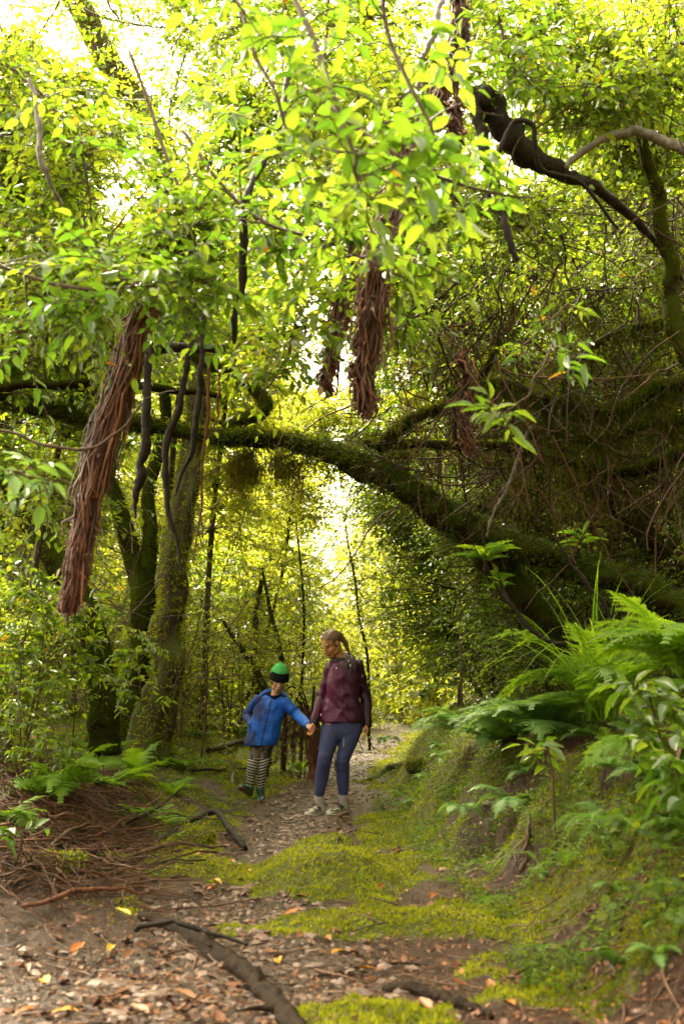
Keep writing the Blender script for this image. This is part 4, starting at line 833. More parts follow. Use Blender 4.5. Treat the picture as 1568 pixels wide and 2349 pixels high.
branch('leafy branch hanging over the left shrubs behind the red shaggy trunk', [(-60, 1000, 6.5), (40, 1040, 6.5), (120, 1120, 6.4), (160, 1220, 6.4)], .01, 44, .45, .06)
branch('dark leafy branch on the right edge under the pale arched one', [(1640, 420, 6.4), (1520, 520, 6.4), (1420, 620, 6.4), (1360, 720, 6.4)], .01, 70, .5, .045, 'leafd')
branch('airy small-leaved branch across the top left sky', [(60, -80, 7.5), (200, 20, 7.4), (330, 60, 7.3), (460, 60, 7.2)], .012, 60, .6, .06, usegap=.6)
branch('airy small-leaved branch hanging beside the tall trunk near the top', [(520, -100, 8), (440, 60, 7.9), (400, 220, 7.8), (380, 330, 7.8)], .012, 60, .6, .06, usegap=.6)
branch('small-leaved branch threading through the upper part of the root tangle', [(900, 560, 7), (1060, 600, 6.9), (1240, 640, 6.8), (1400, 700, 6.8)], .01, 80, .55, .05, 'leaf')
branch('small-leaved branch hanging low in the root tangle over the side branch', [(1000, 760, 7.4), (1150, 820, 7.3), (1320, 830, 7.2), (1500, 820, 7.2)], .01, 80, .5, .045, 'leaf')
branch('leafy branch behind the tangle near the right edge', [(1600, 560, 7.6), (1500, 650, 7.5), (1420, 800, 7.4), (1380, 960, 7.4)], .01, 80, .5, .045, 'leaf')
branch('pale leafy branch across the top middle distance', [(380, -60, 7), (560, 40, 6.9), (760, 60, 6.8), (960, 20, 6.8)], .012, 90, .6, .065)
# broad-leaved sapling on the near right bank
def sapling(label, base, pts, n, ll, mk='leafn', w=.45, **kw):
    b0 = np.array([base[0], base[1], H(*base[:2])-.03]); P = [b0]+[at(*p) for p in pts]
    f = root('sapling', label, 'sapling', b0); mb = MB(); Pp, R = limb(mb, np.array(P), [.008, .005, .003], 30, 6, .1, 3, .008, seed=n); bpart('stem', mb, M['bark_twig'], f)
    w_, fo = foliate([(Pp, R)], n, kw.pop('sl', .16), q=kw.pop('q', 2), k=kw.pop('k', 4), ll=ll, t0=kw.pop('t0', .35), sp_l=.12, w=w, tpl=LEAFB, sr=.003, **kw); bpart('twigs', w_, M['bark_twig'], f); bpart('leaves', fo, M[mk], f); return f
def gx_(u, Y): return (at(u, 1600, Y)[0], Y)
sapling('broad-leaved sapling at the right edge in front of the ferns', gx_(1520, 4.3), [(1510, 1680, 4.2), (1480, 1560, 4.15)], 14, .11)
sapling('broad-leaved seedling drooping at the right edge of the bank', gx_(1590, 3.9), [(1570, 1800, 3.8), (1530, 1740, 3.75)], 7, .12)
sapling('small seedling with three broad leaves below the grass clump', gx_(1265, 5.2), [(1260, 1745, 5.1), (1245, 1720, 5.1)], 3, .09, k=3, sl=.08, t0=.8)
sapling('seedling with one glossy leaf at the left edge above the bare soil', gx_(45, 5.2), [(50, 1930, 5.1), (40, 1900, 5.1)], 3, .08, k=3, sl=.05, t0=.8)
sapling('thin sapling with pale leaves in front of the mossy trunk', gx_(330, 9.6), [(320, 1560, 9.4), (290, 1440, 9.3)], 16, .085, mk='leaf', sl=.35, q=3, k=5)
sapling('leafy sapling among the shrubs at the left edge', gx_(60, 7.2), [(50, 1500, 7.1), (90, 1350, 7.)], 26, .075, mk='leaf', sl=.4, q=3, k=6)
sapling('leafy sapling between red shaggy trunk and the mossy trunks', gx_(170, 7.9), [(180, 1500, 7.8), (200, 1380, 7.8)], 26, .075, mk='leaf', sl=.45, q=3, k=6)
sapling('low sapling beside the brush pile', gx_(120, 6.9), [(110, 1750, 6.8), (90, 1640, 6.8)], 16, .06, mk='leaf', sl=.35, q=3, k=6)
# thin bare stems of the thicket
for i in range(26):
    y = random.uniform(10.8, 18); s = -1 if i % 3 else 1
    x = (xl(y)-random.uniform(.3, 1.6)) if s < 0 else (xr(y)+random.uniform(.6, 2.)); h = random.uniform(1.6, 3.6); b0 = np.array([x, y, H(x, y)-.05]); mb = MB()
    limb(mb, [b0, b0+[random.uniform(-.15, .15), random.uniform(-.1, .1), h*.5], b0+[random.uniform(-.5, .5), random.uniform(-.3, .3), h]], [.014, .01, .004], 24, 6, .1, 3, .02, seed=i)
    solo('bare_stem', mb, M['bark_twig'], 'thin dark upright stem rising out of the undergrowth', 'sapling stem', 'thin stems in the undergrowth', loc=b0)
# ------------------------------------------------------------------ the two walkers
def ell(mb, c, r, Fm=None, seg=20):
    """closed ellipsoid; Fm rows = local axes in the world"""
    th = np.linspace(0, np.pi, seg//2+1)[1:-1]; ph = np.arange(seg)/seg*2*np.pi
    U = np.concatenate([[[0, 0, 1.]], np.stack([np.sin(th)[:, None]*np.cos(ph), np.sin(th)[:, None]*np.sin(ph), np.cos(th)[:, None]*np.ones(seg)], -1).reshape(-1, 3), [[0, 0, -1.]]])
    k = len(th); j = np.arange(seg); j2 = (j+1) % seg
    T = np.concatenate([np.stack([0*j, 1+j, 1+j2], -1), np.stack([0*j+1+k*seg, 1+(k-1)*seg+j2, 1+(k-1)*seg+j], -1)])
    Q = np.concatenate([np.stack([1+i*seg+j, 1+(i+1)*seg+j, 1+(i+1)*seg+j2, 1+i*seg+j2], -1) for i in range(k-1)])
    V = U*np.asarray(r); V = V@Fm if Fm is not None else V
    mb.add(V+np.asarray(c), [T, Q]); return mb
def chain(mb, pts, rad, n=None, s=16, flat=None):
    """closed tapering limb with rounded ends"""
    pts = np.asarray(pts, float); rad = np.asarray(rad, float); n = n or 6*len(pts)
    P = spline(pts, n); R = np.interp(np.linspace(0, 1, n), np.linspace(0, 1, len(rad)), rad)
    a = norm(P[0]-P[1]); b_ = norm(P[-1]-P[-2])
    P = np.vstack([[P[0]+a*R[0]*q for q in (.98, .86, .5)], P, [P[-1]+b_*R[-1]*q for q in (.5, .86, .98)]])
    R = np.concatenate([R[0]*np.array([.2, .5, .87]), R, R[-1]*np.array([.87, .5, .2])])
    V, F = tubes(P[None], R[None], s, True); mb.add(V, F); return mb
def stack(mb, rings, n=30, s=28, p=2.3):
    """closed body section: rings of (centre, half width vector, half depth vector)"""
    C = spline([r[0] for r in rings], n); Av = spline([r[1] for r in rings], n); Bv = spline([r[2] for r in rings], n)
    th = np.arange(s)/s*2*np.pi; cs, sn = np.cos(th), np.sin(th); cx, sx = np.sign(cs)*np.abs(cs)**(2/p), np.sign(sn)*np.abs(sn)**(2/p)
    V = C[:, None]+Av[:, None]*cx[None, :, None]+Bv[:, None]*sx[None, :, None]
    i = np.arange(n-1)[:, None]*s; j = np.arange(s)[None]; j2 = (j+1) % s
    F = np.stack([i+j, i+s+j, i+s+j2, i+j2], -1).reshape(-1, 4)
    mb.add(V.reshape(-1, 3), [F, np.arange(s)[None], (np.arange(s)[None, ::-1]+(n-1)*s)]); return mb
def fused(mb, voxel, it=3, fac=.5):
    """all the closed pieces of mb melted into one continuous surface"""
    me = mb.mesh('tmp', [], True); o = bpy.data.objects.new('tmp', me); COL.objects.link(o)
    r = o.modifiers.new('r', 'REMESH'); r.mode = 'VOXEL'; r.voxel_size = voxel; r.use_smooth_shade = True
    if it: q = o.modifiers.new('s', 'SMOOTH'); q.factor = fac; q.iterations = it
    dg = bpy.context.evaluated_depsgraph_get(); nm = bpy.data.meshes.new_from_object(o.evaluated_get(dg))
    bpy.data.objects.remove(o); V = np.empty(len(nm.vertices)*3); nm.vertices.foreach_get('co', V)
    Nn = np.empty(len(nm.vertices)*3); nm.vertices.foreach_get('normal', Nn); nm.polygons.foreach_set('use_smooth', [True]*len(nm.polygons)); nm.materials.clear()
    return nm, V.reshape(-1, 3), Nn.reshape(-1, 3)
def finish(nm, V, name, m_, parent, col=None, label=None):
    nm.vertices.foreach_set('co', (V-wl(parent)).astype(np.float32).ravel())
    if col is not None:
        a = nm.color_attributes.new('col', 'FLOAT_COLOR', 'POINT'); a.data.foreach_set('color', np.concatenate([col, np.ones((len(col), 1))], 1).astype(np.float32).ravel())
    for x in (m_ if isinstance(m_, list) else [m_]): nm.materials.append(x)
    nm.name = name; nm.update(); return part(name, nm, parent, label)
def clothmat(name, rough=.6, spec=.4, bsc=90, bs=.3, sheen=0, sss=0, coat=0):
    m, nt, b = mat(name); c = N(nt, 'ShaderNodeAttribute', attribute_name='col').outputs['Color']
    nn = noise(nt, bsc, 4, .6, objco(nt)); lk(nt, mixc(nt, mathn(nt, 'MULTIPLY', nn, .3), c, mixc(nt, 1., c, (.6, .6, .6), 'MULTIPLY')), b.inputs['Base Color'])
    b.inputs['Roughness'].default_value = rough; b.inputs['Specular IOR Level'].default_value = spec
    if sss: b.inputs['Subsurface Weight'].default_value = sss; b.inputs['Subsurface Radius'].default_value = (.01, .004, .002); b.inputs['Subsurface Scale'].default_value = 1.
    if coat: b.inputs['Coat Weight'].default_value = coat; b.inputs['Coat Roughness'].default_value = .15
    bump(nt, b, nn, bs, .004); return m
M['skin'] = clothmat('skin', .5, .35, 60, .05, sss=.15)
M['rain'] = clothmat('wet_shell_fabric', .38, .28, 30, .3)
M['fleece'] = clothmat('quilted_blue_fabric', .65, .3, 160, .5)
M['stretch'] = clothmat('stretch_fabric', .7, .25, 260, .15)
M['knit'] = clothmat('knitted_fabric', .9, .1, 220, .6)
M['hair'] = clothmat('brown_hair', .45, .4, 120, .3)
M['shoe'] = clothmat('shoe_fabric', .55, .35, 120, .3)
M['rubber'] = clothmat('boot_rubber', .35, .5, 60, .2)
def plain(name, c, rough=.5): 
    m, nt, b = mat(name); b.inputs['Base Color'].default_value = (*c, 1); b.inputs['Roughness'].default_value = rough; return m
M['white'] = plain('white_cord_end', (.75, .72, .68)); M['black'] = plain('black_trim', (.012, .01, .012))
def frame(F_, U_):
    F_ = norm(np.array(F_, float)); U_ = np.array(U_, float); U_ = norm(U_-F_*np.dot(U_, F_)); return np.stack([np.cross(U_, F_), F_, U_])
def head(mb, C, Fm, s):
    w = lambda l, f, u: np.asarray(C)+s*(np.array([l, f, u])@Fm)
    e = lambda c, r: ell(mb, w(*c), np.array(r)*s, Fm)
    e((0, -.015, .03), (.074, .094, .083)); e((0, .035, -.028), (.058, .056, .075)); e((0, .058, -.085), (.032, .032, .028))
    e((0, .064, .024), (.048, .020, .022)); e((0, .094, -.058), (.023, .012, .007)); e((0, .092, -.069), (.02, .012, .007))
    for q in (-1, 1):
        e((q*.034, .058, -.028), (.026, .026, .026)); e((q*.077, -.008, -.008), (.008, .019, .031)); e((q*.04, .02, -.07), (.022, .035, .028))
    chain(mb, [w(0, .086, .012), w(0, .1, -.012), w(0, .111, -.030)], np.array([.008, .010, .0135])*s, 10, 12); e((0, .098, -.036), (.018, .012, .008))
    return w
def paint_face(V, C, Fm, s, col, smile=0):
    q = ((V-np.asarray(C))/s)@Fm.T; l, f, u = q.T; fr = f > .04
    def blob(cl, cu, rl, ru, c, a=1.): 
        w_ = a*np.exp(-(((np.abs(l)-cl)/rl)**2+((u-cu)/ru)**2)**2)*fr; col[:] = col*(1-w_[:, None])+np.array(c)*w_[:, None]
    blob(.032, .028, .016, .0045, (.06, .03, .015), .85)            # brows
    blob(.031, .002, .014, .0055, (.03, .018, .012), .9)            # eyes, lids lowered
    blob(.031, .011, .016, .005, (.28, .12, .07), .5)
    w_ = np.exp(-((l/.024)**2+((u+.063+smile*l*l*8)/.009)**2)**2)*(f > .07); col[:] = col*(1-.7*w_[:, None])+np.array((.40, .10, .07))*.7*w_[:, None]
    w_ = np.exp(-((l/.022)**2+((u+.0635-smile*l*l*14)/.0022)**2)**2)*(f > .07); col[:] = col*(1-.8*w_[:, None])+np.array((.08, .02, .015))*.8*w_[:, None]
    blob(.008, -.041, .004, .003, (.12, .04, .02), .7)
    blob(.038, -.03, .018, .014, (.5, .2, .12), .35); return q
def hand(mb, wrist, d, pn, td, s=1., curl=.5, spread=.12):
    """palm, four fingers of unequal length bent towards pn, and a thumb leaving the side td near the wrist"""
    d = norm(np.array(d, float)); pn = norm(np.array(pn, float)-d*np.dot(pn, d)); sd = np.cross(d, pn); sd = sd if np.dot(sd, td) > 0 else -sd
    w = np.asarray(wrist, float); W_ = lambda a, b_, c: w+s*(d*a+sd*b_+pn*c)
    for k, b_ in enumerate((.03, .01, -.010, -.028)): chain(mb, [W_(.0, b_*.55, 0), W_(.045, b_*.95, -.002), W_(.085-.004*k, b_, 0)], np.array([.014, .0145, .0105])*s, 8, 10)
    for k, (b_, L) in enumerate(((.032, .072), (.011, .080), (-.010, .075), (-.030, .058))):
        a0 = .084-.004*k; p = np.array([a0, b_, 0.]); pts = [p]; ang = curl*.45+.05*k
        for q in (.45, .32, .25):
            p = p+L*q*np.array([math.cos(ang), spread*(.5-.33*k), math.sin(ang)]); pts.append(p); ang += curl*(.8+.08*k)
        chain(mb, [W_(*x) for x in pts], np.array([.0098, .0088, .0078, .0062])*s*(1 if k < 3 else .88), 12, 10)
    chain(mb, [W_(.012, .02, .004), W_(.035, .042, .012), W_(.06, .052, .022), W_(.082, .048, .036)], np.array([.014, .0125, .010, .0075])*s, 12, 10)
def shoe(mb, sole, heel, toe, s=1., w=1., high=0.):
    heel = np.array(heel, float); toe = np.array(toe, float); f = toe-heel; L = np.linalg.norm(f); f = f/L; up = norm(np.array([0, 0, 1.])-f*f[2]) if abs(f[2]) < .9 else np.array([0, 1., 0]); sd = np.cross(f, up)
    t = np.array([-.02, .0, .08, .25, .45, .65, .82, .95, 1.02]); wd = np.array([.012, .030, .036, .034, .040, .050, .047, .033, .012])*s*w; ht = np.array([.03, .07+high, .08+high, .078+high*.8, .065, .052, .042, .034, .02])*s
    stack(mb, [(heel+f*L*a+up*(.018*s+b_*.5), sd*c, up*b_*.5) for a, b_, c in zip(t, ht, wd)], 30, 20, 2.4)
    stack(sole, [(heel+f*L*a+up*(.012+.010*max(0, a-.8)*4)*s, sd*(c+.005*s), up*.013*s) for a, c in zip(t, wd)], 30, 20, 3.5)
    return lambda a, b_, c: heel+f*L*a+sd*b_+up*c
def W1(u, v, dy=0): return at(u, v, 9.33+dy)
def W2(u, v, dy=0): return at(u, v, 9.9+dy)
PX1 = .00405; PX2 = .0043
def ring(c, hw_, hd, yaw=0, px=PX1): return (c, np.array([math.cos(yaw), math.sin(yaw), 0])*hw_*px, np.array([-math.sin(yaw), math.cos(yaw), 0])*hd)

# ---- the woman
wo = root('person', 'woman in a wet plum rain jacket and navy leggings looking down at the boy', 'person', (-.22, 9.33, 0))
HC = W1(759.5, 1476, -.02); HF = frame((-.62, -.52, -.60), (-.36, -.34, .87)); s1 = 1.04
J = dict(sr=W1(761, 1531, .0), er=W1(738, 1598, .05), wr=W1(722, 1652, -.03), sl=W1(819, 1529, .02), el=W1(837, 1598, .06), wl=W1(842, 1658, 0),
         hr=W1(762, 1665, 0), kr=W1(743, 1748, -.05), ar=W1(731, 1828, .07), hl=W1(808, 1665, .02), kl=W1(785, 1748, -.02), al=W1(787, 1826, .10))
b = MB(); hw_ = head(b, HC, HF, s1)
chain(b, [hw_(0, -.03, -.05), W1(775, 1502, .03), W1(784, 1522, .04)], [.052, .052, .06], 12)
stack(b, [ring(W1(787, 1514, .03), 16, .05), ring(W1(789, 1524, .03), 33, .07), ring(W1(789, 1545, .02), 33, .09), ring(W1(786, 1575, .01), 33, .09), ring(W1(784, 1605, .01), 29, .085), ring(W1(784, 1640, .02), 37, .10), ring(W1(785, 1672, .02), 41, .105), ring(W1(785, 1690, .02), 34, .09)])
for a, e_, w_ in (('sr', 'er', 'wr'), ('sl', 'el', 'wl')): chain(b, [J[a], (J[a]+J[e_])/2+[0, .01, 0], J[e_], (J[e_]+J[w_])/2, J[w_]], [.052, .045, .038, .036, .027])
for a, k_, f_ in (('hr', 'kr', 'ar'), ('hl', 'kl', 'al')): chain(b, [J[a], (J[a]+J[k_])/2, J[k_], J[k_]*.62+J[f_]*.38+[0, .02, 0], J[f_]], [.088, .074, .052, .054, .036])
GZ1 = lambda x, y: float(H(x, y))
def ft(u, Y, dz=.0): x = at(u, 1860, Y)[0]; return np.array([x, Y, GZ1(x, Y)+dz])
F1 = (ft(738, 9.46), ft(703, 9.27)); F2 = (ft(793, 9.50), ft(752, 9.30))
for a, (h_, t_) in (('ar', F1), ('al', F2)): chain(b, [J[a], h_+[0, 0, .06], h_*.5+t_*.5+[0, 0, .04], t_*.9+h_*.1+[0, 0, .03]], [.036, .034, .03, .02])
hand(b, J['wr']+norm(J['wr']-J['er'])*.015, (-.05, -.05, -1), (-.9, .15, -.1), (-.1, -1, 0), 1., 1.0)
hand(b, J['wl']+norm(J['wl']-J['el'])*.015, (-.12, -.1, -1), (-.95, .1, .1), (0, -1, 0), 1.0, .45)
nm, V, Nn = fused(b, .0042, 3); col = np.tile((.44, .21, .115), (len(V), 1)); col = col*(1+.12*fbm(V*18, 3, 2))[:, None]
paint_face(V, HC, HF, s1, col, 1.); 
tip = np.linalg.norm(V-J['wr'], axis=1) < .2; col[tip] = col[tip]*[1.15, 1.0, .95]
finish(nm, V, 'body', M['skin'], wo, col)
# hair
def hairshell(C, Fm, s, name, parent, colr):
    mb_ = MB(); ell(mb_, (0, 0, 0), (1, 1, 1), None, 72); V = np.concatenate(mb_.V); F = mb_
    P = V*[.0795, .099, .0865]+[0, -.018, .034]
    me = mb_.mesh(name, [M['hair']]); l, f, u = P.T
    hl = .078-.9*np.abs(l)**1.0*.55                     # hairline height across the forehead
    face = ((f > .028) & (u < hl-.25*(f-.09))) | ((np.abs(l) > .045) & (f > -.028) & (u < .018)) | (u < -.045) | ((f > -.045) & (u < -.022))
    bmx = bmesh.new(); bmx.from_mesh(me); bmx.verts.ensure_lookup_table(); bmesh.ops.delete(bmx, geom=[bmx.verts[i] for i in np.where(face)[0]], context='VERTS')
    bmx.to_mesh(me); bmx.free(); n = len(me.vertices); Q = np.empty(n*3); me.vertices.foreach_get('co', Q); Q = Q.reshape(-1, 3); Q = Q*[.0795, .099, .0865]+[0, -.018, .034]
    an = np.arctan2(Q[:, 0], Q[:, 2]-.02); st = fbm(np.stack([an*14, Q[:, 1]*6, Q[:, 2]*2], -1), 3, 4)
    Q = Q*(1+.022*st[:, None]); Wd = np.asarray(C)+s*(Q@Fm)
    cc = np.array(colr)*(1+.45*st)[:, None]; return finish(me, Wd, name, M['hair'], parent, np.clip(cc, .004, 1))
hr = hairshell(HC, HF, s1, 'hair', wo, (.11, .058, .030))
mb = MB(); chain(mb, [hw_(0, -.098, .035), hw_(0, -.125, .012), W1(791, 1474, .09), W1(796, 1487, .10), W1(800, 1498, .10)], [.016, .024, .025, .020, .007], 26)
nm, V, Nn = fused(mb, .003, 2); V = V+Nn*(.003*fbm(V*[160, 160, 14], 2, 5))[:, None]; finish(nm, V, 'ponytail', M['hair'], hr, np.array((.17, .09, .05))*(1+.6*vnoise(V*[170, 170, 16], 3))[:, None])
mb = MB(); ell(mb, hw_(0, -.106, .034), (.021, .021, .021)); V = np.concatenate(mb.V); me = mb.mesh('hair_tie', []); finish(me, V, 'hair_tie', M['shoe'], hr, np.tile((.012, .01, .012), (len(V), 1)))
# jacket
b = MB()
stack(b, [ring(W1(785, 1510, .03), 19, .065), ring(W1(789, 1519, .03), 31, .085), ring(W1(790, 1532, .02), 36, .11), ring(W1(788, 1560, .0), 38, .12), ring(W1(785, 1592, .0), 37, .115), ring(W1(784, 1622, .01), 43, .125), ring(W1(784, 1648, .01), 48.5, .13), ring(W1(784, 1656, .01), 48, .13)], 40, 40)
for a, e_, w_ in (('sr', 'er', 'wr'), ('sl', 'el', 'wl')): chain(b, [J[a], (J[a]+J[e_])/2+[0, .01, 0], J[e_], (J[e_]+J[w_])/2, J[w_]], [.058, .054, .050, .047, .041])
nm, V, Nn = fused(b, .007, 2)
fold = fbm(V*[9, 9, 5]+[0, 0, V[:, :1].mean()], 2, 7); rid = 1-2*np.abs(vnoise(np.stack([V[:, 0]*11+V[:, 2]*9, V[:, 1]*5, V[:, 2]*7-V[:, 0]*6], -1), 9))
V = V+Nn*(.008*fold+.010*rid+.002*(1-2*np.abs(vnoise(V*[30, 20, 13], 4))))[:, None]
hem = np.abs(V[:, 2]-W1(784, 1650)[2]) < .006
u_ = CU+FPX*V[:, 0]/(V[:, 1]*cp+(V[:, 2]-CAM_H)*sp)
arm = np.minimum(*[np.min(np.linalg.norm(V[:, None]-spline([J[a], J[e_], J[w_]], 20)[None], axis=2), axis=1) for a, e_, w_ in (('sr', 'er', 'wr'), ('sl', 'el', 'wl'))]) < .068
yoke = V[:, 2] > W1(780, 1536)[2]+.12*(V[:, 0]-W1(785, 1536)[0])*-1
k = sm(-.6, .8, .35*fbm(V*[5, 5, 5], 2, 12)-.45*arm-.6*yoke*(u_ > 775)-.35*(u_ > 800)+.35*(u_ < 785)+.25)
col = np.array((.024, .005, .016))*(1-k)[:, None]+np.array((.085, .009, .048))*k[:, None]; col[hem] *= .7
zx = W1(787, 1600)[0]; zip_ = (np.abs(u_-787-.0*V[:, 2]) < 1.3) & (V[:, 1] < 9.3); col[zip_] *= .25
vz = V[:, 2]; pk = (V[:, 1] < 9.3) & (np.abs(np.abs(u_-787)-24-(W1(0, 1625)[2]-vz)*30) < 1.0) & (vz < W1(0, 1612)[2]) & (vz > W1(0, 1644)[2]); col[pk] *= .4
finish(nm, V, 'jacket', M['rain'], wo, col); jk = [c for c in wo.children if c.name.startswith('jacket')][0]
mb = MB(); # stand collar and the hood lying on the back of the neck
n = 40; a = np.linspace(0, 2*np.pi, n, endpoint=False); CC = W1(782, 1514, .03)
for rr, zz, rad, y0 in ((.074, .0, .02, 0), (.078, .022, .018, .0), (.082, -.018, .02, 0)):
    pts = CC+np.stack([np.cos(a)*rr*1.0, np.sin(a)*rr*.95+y0, zz+.022*np.sin(a)+.0*a], -1); chain(mb, np.vstack([pts, pts[:1]]), [rad, rad], 60, 10)
chain(mb, [W1(760, 1516, .06), W1(778, 1508, .14), W1(800, 1506, .15), W1(812, 1515, .08)], [.02, .04, .04, .02], 24)
nm, V, Nn = fused(mb, .006, 2); V = V+Nn*(.005*fbm(V*22, 2, 3))[:, None]; finish(nm, V, 'hood', M['rain'], jk, np.tile((.018, .006, .012), (len(V), 1)))
for lab, p in (('cord_end', W1(799, 1516, -.07)), ('cord_end', W1(803, 1527, -.115)), ('cord_end', W1(771, 1533, -.115)), ('cord_end', W1(736, 1640, -.05))):
    mb = MB(); ell(mb, p, (.0045, .0045, .011)); bpart(lab, mb, M['white'], jk)
for a_, e_ in (('wr', 'er'), ('wl', 'el')):
    mb = MB(); d = norm(J[a_]-J[e_]); chain(mb, [J[a_]+d*.0, J[a_]+d*.022], [.044, .041], 6, 20); nm, V, Nn = fused(mb, .005, 1); finish(nm, V, 'cuff', M['rain'], jk, np.tile((.014, .006, .010), (len(V), 1)))
# leggings
b = MB(); stack(b, [ring(W1(784, 1638, .02), 42, .11), ring(W1(784, 1660, .02), 46, .118), ring(W1(784, 1680, .02), 45, .112), ring(W1(785, 1696, .02), 30, .085)])
for a, k_, f_ in (('hr', 'kr', 'ar'), ('hl', 'kl', 'al')):
    chain(b, [J[a]+[0, 0, -.02], J[a]*.66+J[k_]*.34, J[a]*.3+J[k_]*.7, J[k_], J[k_]*.62+J[f_]*.38+[0, .02, 0], J[k_]*.2+J[f_]*.8+[0, .005, 0], J[f_]+[0, 0, .012]], [.094, .091, .072, .060, .064, .048, .043], 40, 22)
nm, V, Nn = fused(b, .006, 3)
kn = np.minimum(np.linalg.norm(V-J['kr'], axis=1), np.linalg.norm(V-J['kl'], axis=1))
V = V+Nn*(.0035*(1-2*np.abs(vnoise(V*[6, 6, 26], 4)))*sm(.22, .05, kn)+.002*fbm(V*14, 2, 5))[:, None]
col = np.array((.042, .048, .135))*(1+.25*fbm(V*6, 3, 8))[:, None]
u_ = CU+FPX*V[:, 0]/(V[:, 1]*cp+(V[:, 2]-CAM_H)*sp)
st = ((np.abs(u_-787.5) < .9) & (V[:, 2] < W1(0, 1690)[2]) & (V[:, 2] > W1(0, 1712)[2])) | ((np.abs(u_-800.5) < .9) & (V[:, 2] < W1(0, 1775)[2]) & (V[:, 2] > W1(0, 1790)[2])); col[st & (V[:, 1] < J['kl'][1]+.03)] = (.28, .27, .27)
finish(nm, V, 'leggings', M['stretch'], wo, np.clip(col, 0, 1))
for a_, f_, k_ in (('ar', F1, 'kr'), ('al', F2, 'kl')):
    mb = MB(); p0 = J[a_]+(J[k_]-J[a_])*.02; p1 = f_[0]*.93+f_[1]*.07+[0, 0, .055]; chain(mb, [p0, p0*.5+p1*.5, p1], [.044, .041, .043], 16, 22); nm, V, Nn = fused(mb, .0035, 1)
    V = V+Nn*(.003*np.sin(V[:, 2]*480+8*V[:, 0]))[:, None]; finish(nm, V, 'sock', M['knit'], wo, np.tile((.42, .38, .37), (len(V), 1))*(1+.18*np.sin(V[:, 2:]*480+8*V[:, :1])))
    mb = MB(); so_ = MB(); fn = shoe(mb, so_, f_[0]-[0, 0, .0], f_[1]); nm, V, Nn = fused(mb, .0045, 2)
    pt = vnoise(V*[55, 55, 75], 6)+.5*vnoise(V*110, 7)+1.2*(V[:, 2] < V[:, 2].min()+.028)-.15; kk = (pt > 0)[:, None]
    sh = finish(nm, V, 'shoe', M['shoe'], wo, np.where(kk, (.48, .43, .37), (.035, .03, .026)))
    nm, V, Nn = fused(so_, .0045, 1); finish(nm, V, 'sole', M['rubber'], sh, np.where((V[:, 2] > V[:, 2].min()+.012)[:, None], (.42, .37, .32), (.03, .022, .018)))
    mb = MB()
    for q in range(4): t_ = .36+.085*q; chain(mb, [fn(t_, -.026, .080-.010*q), fn(t_+.02, 0, .094-.011*q), fn(t_+.04, .026, .080-.010*q)], [.0035, .0035], 8, 6)
    bpart('laces', mb, M['black'], sh)

# ---- the boy
bo = root('person', 'boy in a blue jacket, striped leggings and green beanie holding the woman by the hand', 'person', (-.83, 9.9, .06))
HC2 = W2(639, 1561, -.03); HF2 = frame((.14, -.93, -.34), (.16, -.3, .95)); s2 = .93
K = dict(sr=W2(591, 1608, .0), er=W2(566, 1640, .10), wr=W2(578, 1662, -.06), sl=W2(655, 1612, -.02), el=W2(681, 1640, -.05), wl=at(706, 1664, 9.42),
         hr=W2(590, 1705, 0), kr=W2(579, 1755, -.06), ar=W2(573, 1806, -.0), hl=W2(609, 1705, .0), kl=W2(603, 1757, -.02), al=W2(596, 1810, .03))
b = MB(); hw2 = head(b, HC2, HF2, s2)
chain(b, [hw2(0, -.03, -.05), W2(630, 1597, .02), W2(626, 1606, .02)], [.043, .042, .046], 10)
stack(b, [ring(W2(626, 1600, .02), 12, .04, 0, PX2), ring(W2(624, 1608, .02), 28, .06, 0, PX2), ring(W2(619, 1630, .01), 28, .08, 0, PX2), ring(W2(611, 1660, .01), 25, .08, 0, PX2), ring(W2(604, 1690, .0), 26, .08, 0, PX2), ring(W2(600, 1712, .0), 24, .08, 0, PX2)])
for a, e_, w_ in (('sr', 'er', 'wr'), ('sl', 'el', 'wl')): chain(b, [K[a], (K[a]+K[e_])/2, K[e_], (K[e_]+K[w_])/2, K[w_]], [.04, .034, .03, .028, .021])
for a, k_, f_ in (('hr', 'kr', 'ar'), ('hl', 'kl', 'al')): chain(b, [K[a], (K[a]+K[k_])/2, K[k_], K[k_]*.6+K[f_]*.4, K[f_]], [.055, .05, .038, .038, .028])
hr_ = K['ar']+[.0, .03, -.085]; t0_ = hr_+norm(np.array([-.42, -.72, .42]))*.20
g2 = ft(600, 9.97); G2 = (g2, np.array([g2[0]-.015, g2[1]-.19, H(g2[0]-.015, g2[1]-.19)]))
for a, (h_, t_) in (('ar', (hr_, t0_)), ('al', G2)): chain(b, [K[a], h_*.8+t_*.2+[0, 0, .04], h_*.3+t_*.7+[0, 0, .03]], [.028, .03, .02])
cl = at(714, 1671, 9.36)
hand(b, K['wl']+norm(cl-K['wl'])*.0, cl-K['wl']+[.02, -.02, 0], (0, .9, -.4), (.0, -.2, 1), .76, 1.0)
hand(b, K['wr'], (.7, -.2, -.6), (.0, 1, 0), (.5, 0, 1), .74, .8)
nm, V, Nn = fused(b, .0038, 3); col = np.tile((.47, .25, .16), (len(V), 1)); col = col*(1+.1*fbm(V*18, 3, 2))[:, None]; paint_face(V, HC2, HF2, s2, col, -.3); finish(nm, V, 'body', M['skin'], bo, col)
